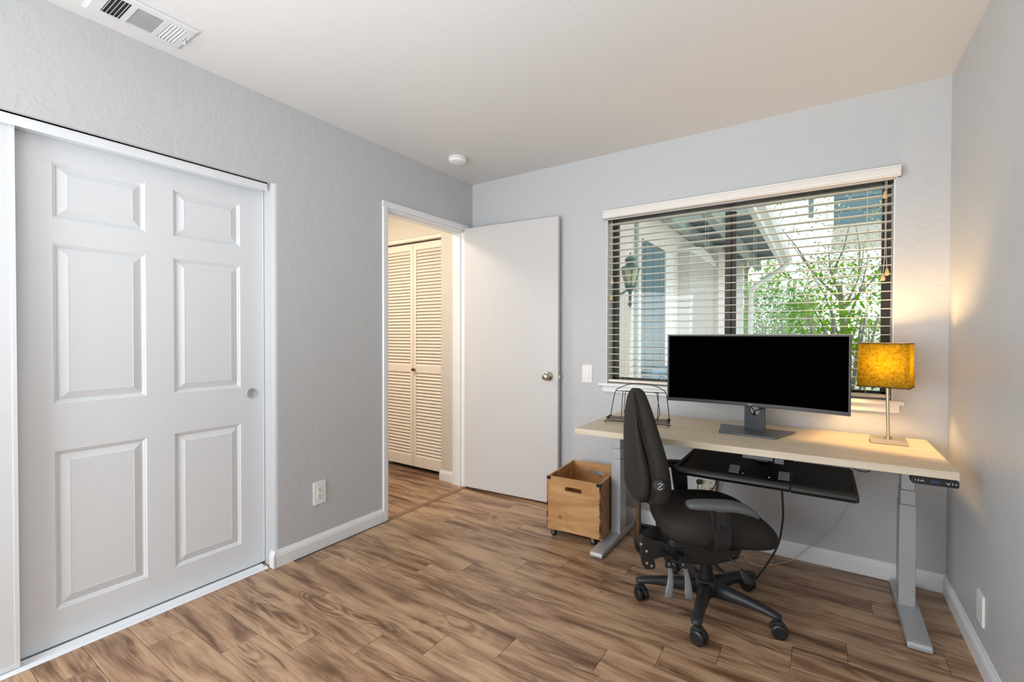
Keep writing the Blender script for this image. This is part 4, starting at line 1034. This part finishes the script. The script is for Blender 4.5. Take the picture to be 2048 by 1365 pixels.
link('seat', bx(-.16, .22, -.12, .80, .38, .42), M_BLUE, bd); link('top_rail', bx(-.17, -.12, -.12, .80, .92, .98), M_BLUE, bd)
for x in (-.15, .17):
    for y in (-.1, .74): link('leg', bx(x, x+.04, y, y+.04, 0, .38), M_BLUE, bd)
dp = link('downpipe', bx(-1.498, -1.47, 4.36, 4.405, -.1, 2.5), M_SAGE); tag(dp, 'sage downpipe on the porch wall behind the lantern', 'pipe')
# neighbour house with boarded gable on the right
nh = empty('neighbour_house', (0, 0, 0), 0, 'blue-grey boarded upper storey with white corner, top right of window view', 'building')
for k in range(12): link('board', bx(.23, 5.2, 13.0-.006*(k % 2), 13.08, 3.79+.28*k, 3.79+.28*k+.27), M_TEAL, nh)
link('corner_board', bx(.03, .23, 12.95, 13.1, 3.79, 7.15), M_WHITEX, nh)
link('upper_wall', bx(.23, 5.2, 13.08, 17, 3.79, 7.15), M_WHITEX, nh)
link('downspout', bx(-.26, -.16, 12.85, 12.95, 4.0, 7.15), M_TEAL, nh)
link('gutter', bx(-.30, 5.3, 12.8, 12.95, 7.15, 7.25), M_TEAL, nh)
link('support_post', bx(5.0, 5.2, 13.0, 13.2, -.1, 3.79), M_WHITEX, nh)
# trees and shrubs
def leaves(cx, cy, cz, rx, ry, rz, n, size, long=1.8, shell=.0, rnd=None, cut=-.12):
    bm = B(); rnd = rnd or random
    for _ in range(n):
        while True:
            p = Vector((rnd.uniform(-1, 1), rnd.uniform(-1, 1), rnd.uniform(-1, 1)))
            if p.length <= 1 and p.length >= shell: break
        c = Vector((cx+p.x*rx, cy+p.y*ry, cz+p.z*rz))
        if noise.noise(c*2.2) < cut: continue
        d = Vector((rnd.uniform(-1, 1), rnd.uniform(-1, 1), rnd.uniform(-.6, .8))).normalized(); a, b = frame_of(d)
        s = size*rnd.uniform(.6, 1.25); L_ = s*long
        v = [bm.verts.new(c), bm.verts.new(c+d*L_*.5+a*s*.38+b*s*.06), bm.verts.new(c+d*L_), bm.verts.new(c+d*L_*.5-a*s*.38+b*s*.06)]
        bm.faces.new(v)
    return bm
def tree(name, label, x, y, h, crowns, n, size, m, trunk_r=.06, cat='tree', long=1.5, branches=6):
    rnd = random.Random(int(x*100)+int(y*10)+7)
    root = empty(name, (x, y, -.1), 0, label, cat)
    bm = B(); tops = []
    tp = [(0, 0, 0), (.03, .02, h*.3), (-.04, .05, h*.55)]
    tube(bm, curve_pts(tp, 4), [trunk_r*(1-.5*i/8) for i in range(9)], 8)
    for k in range(branches):   # limbs
        a = 2*PI*k/branches+rnd.uniform(-.3, .3); L_ = h*rnd.uniform(.18, .32); z0 = h*rnd.uniform(.25, .5)
        p0 = Vector((0, .02, z0)); p2 = Vector((math.cos(a)*L_*.7, math.sin(a)*L_*.7, z0+L_)); p1 = (p0+p2)/2+Vector((rnd.uniform(-.1, .1), rnd.uniform(-.1, .1), -.02))
        tube(bm, curve_pts([p0, p1, p2], 4), [trunk_r*.36*(1-.8*i/8) for i in range(9)], 6)
        q = p2+Vector((rnd.uniform(-.3, .3), rnd.uniform(-.3, .3), .35)); tube(bm, [p1, (p1+q)/2+Vector((.04, 0, .0)), q], [trunk_r*.28, trunk_r*.18, trunk_r*.08], 5)
    link('trunk', bm, M_BARK, root, smooth=True)
    bm = B()
    for c in crowns:
        b2 = leaves(*c, int(n/len(crowns)), size, long, rnd=rnd); me_ = bpy.data.meshes.new('tmp'); b2.to_mesh(me_); b2.free(); bm.from_mesh(me_); bpy.data.meshes.remove(me_)
    o = link('foliage', bm, m, root); o['kind'] = 'stuff'
    return root
tree('garden_tree', 'leafy green tree with forked grey trunk outside, right pane above the monitor', .10, 6.0, 2.15, [(.0, 0, 1.70, .62, .5, .48), (.38, .1, 1.42, .4, .4, .4), (-.28, -.1, 1.40, .34, .35, .32)], 3000, .045, M_LEAF4, .05)
tree('garden_tree', 'pale blossoming tree outside, upper right pane', .30, 9.6, 4.0, [(0, 0, 2.9, .95, .9, 1.3), (.6, 0, 2.3, .8, .8, .9), (-.3, 0, 2.2, .6, .8, .8)], 5200, .05, M_LEAF3, .07)
tree('garden_tree', 'yellow-green tree outside, beyond the porch roof end', -1.9, 15.5, 8.0, [(0, 0, 6.2, 1.1, .8, 2.0), (-.2, 0, 3.5, 1.3, .9, 1.4)], 5200, .10, M_LEAF2, .08)
tree('garden_tree', 'green tree outside at the right edge of the window', 1.60, 7.6, 3.2, [(-.3, 0, 1.9, .8, .6, 1.0)], 2200, .06, M_LEAF4, .06)
def shrub(label, x, y, h, w_, n, size, m, long=3.2):
    rnd = random.Random(int(x*77)+int(y*13))
    root = empty('garden_shrub', (x, y, -.1), 0, label, 'shrub')
    bm = B()
    for k in range(7):
        a = 2*PI*k/7; tube(bm, curve_pts([(0, 0, 0), (math.cos(a)*w_*.25, math.sin(a)*w_*.25, h*.5), (math.cos(a)*w_*.6, math.sin(a)*w_*.6, h*.95)], 4), .008, 5)
    link('stems', bm, M_BARK, root, smooth=True)
    o = link('foliage', leaves(0, 0, h*.62, w_, w_*.7, h*.42, n, size, long, rnd=rnd, cut=-.4), m, root); o['kind'] = 'stuff'
    return root
shrub('glossy long-leaved shrub outside, behind the lamp shade', .12, 4.1, 1.55, .36, 800, .028, M_LEAF4)
shrub('bright green shrub outside, above the right half of the monitor', -.22, 5.0, 1.5, .45, 1000, .03, M_LEAF1)
shrub('dense green shrub outside beside the downspout', -.85, 12.2, 2.7, 1.0, 6200, .06, M_LEAF1, 2.0)
shrub('low green shrub outside, right edge of the window', .75, 5.0, 1.35, .42, 900, .035, M_LEAF1)
fw_ = link('garden_wall', bx(-3, 8, 18, 18.2, -.1, 1.15), M_STUCCO); tag(fw_, 'low white garden wall far beyond the shrubs', 'wall'); fw_['kind'] = 'structure'
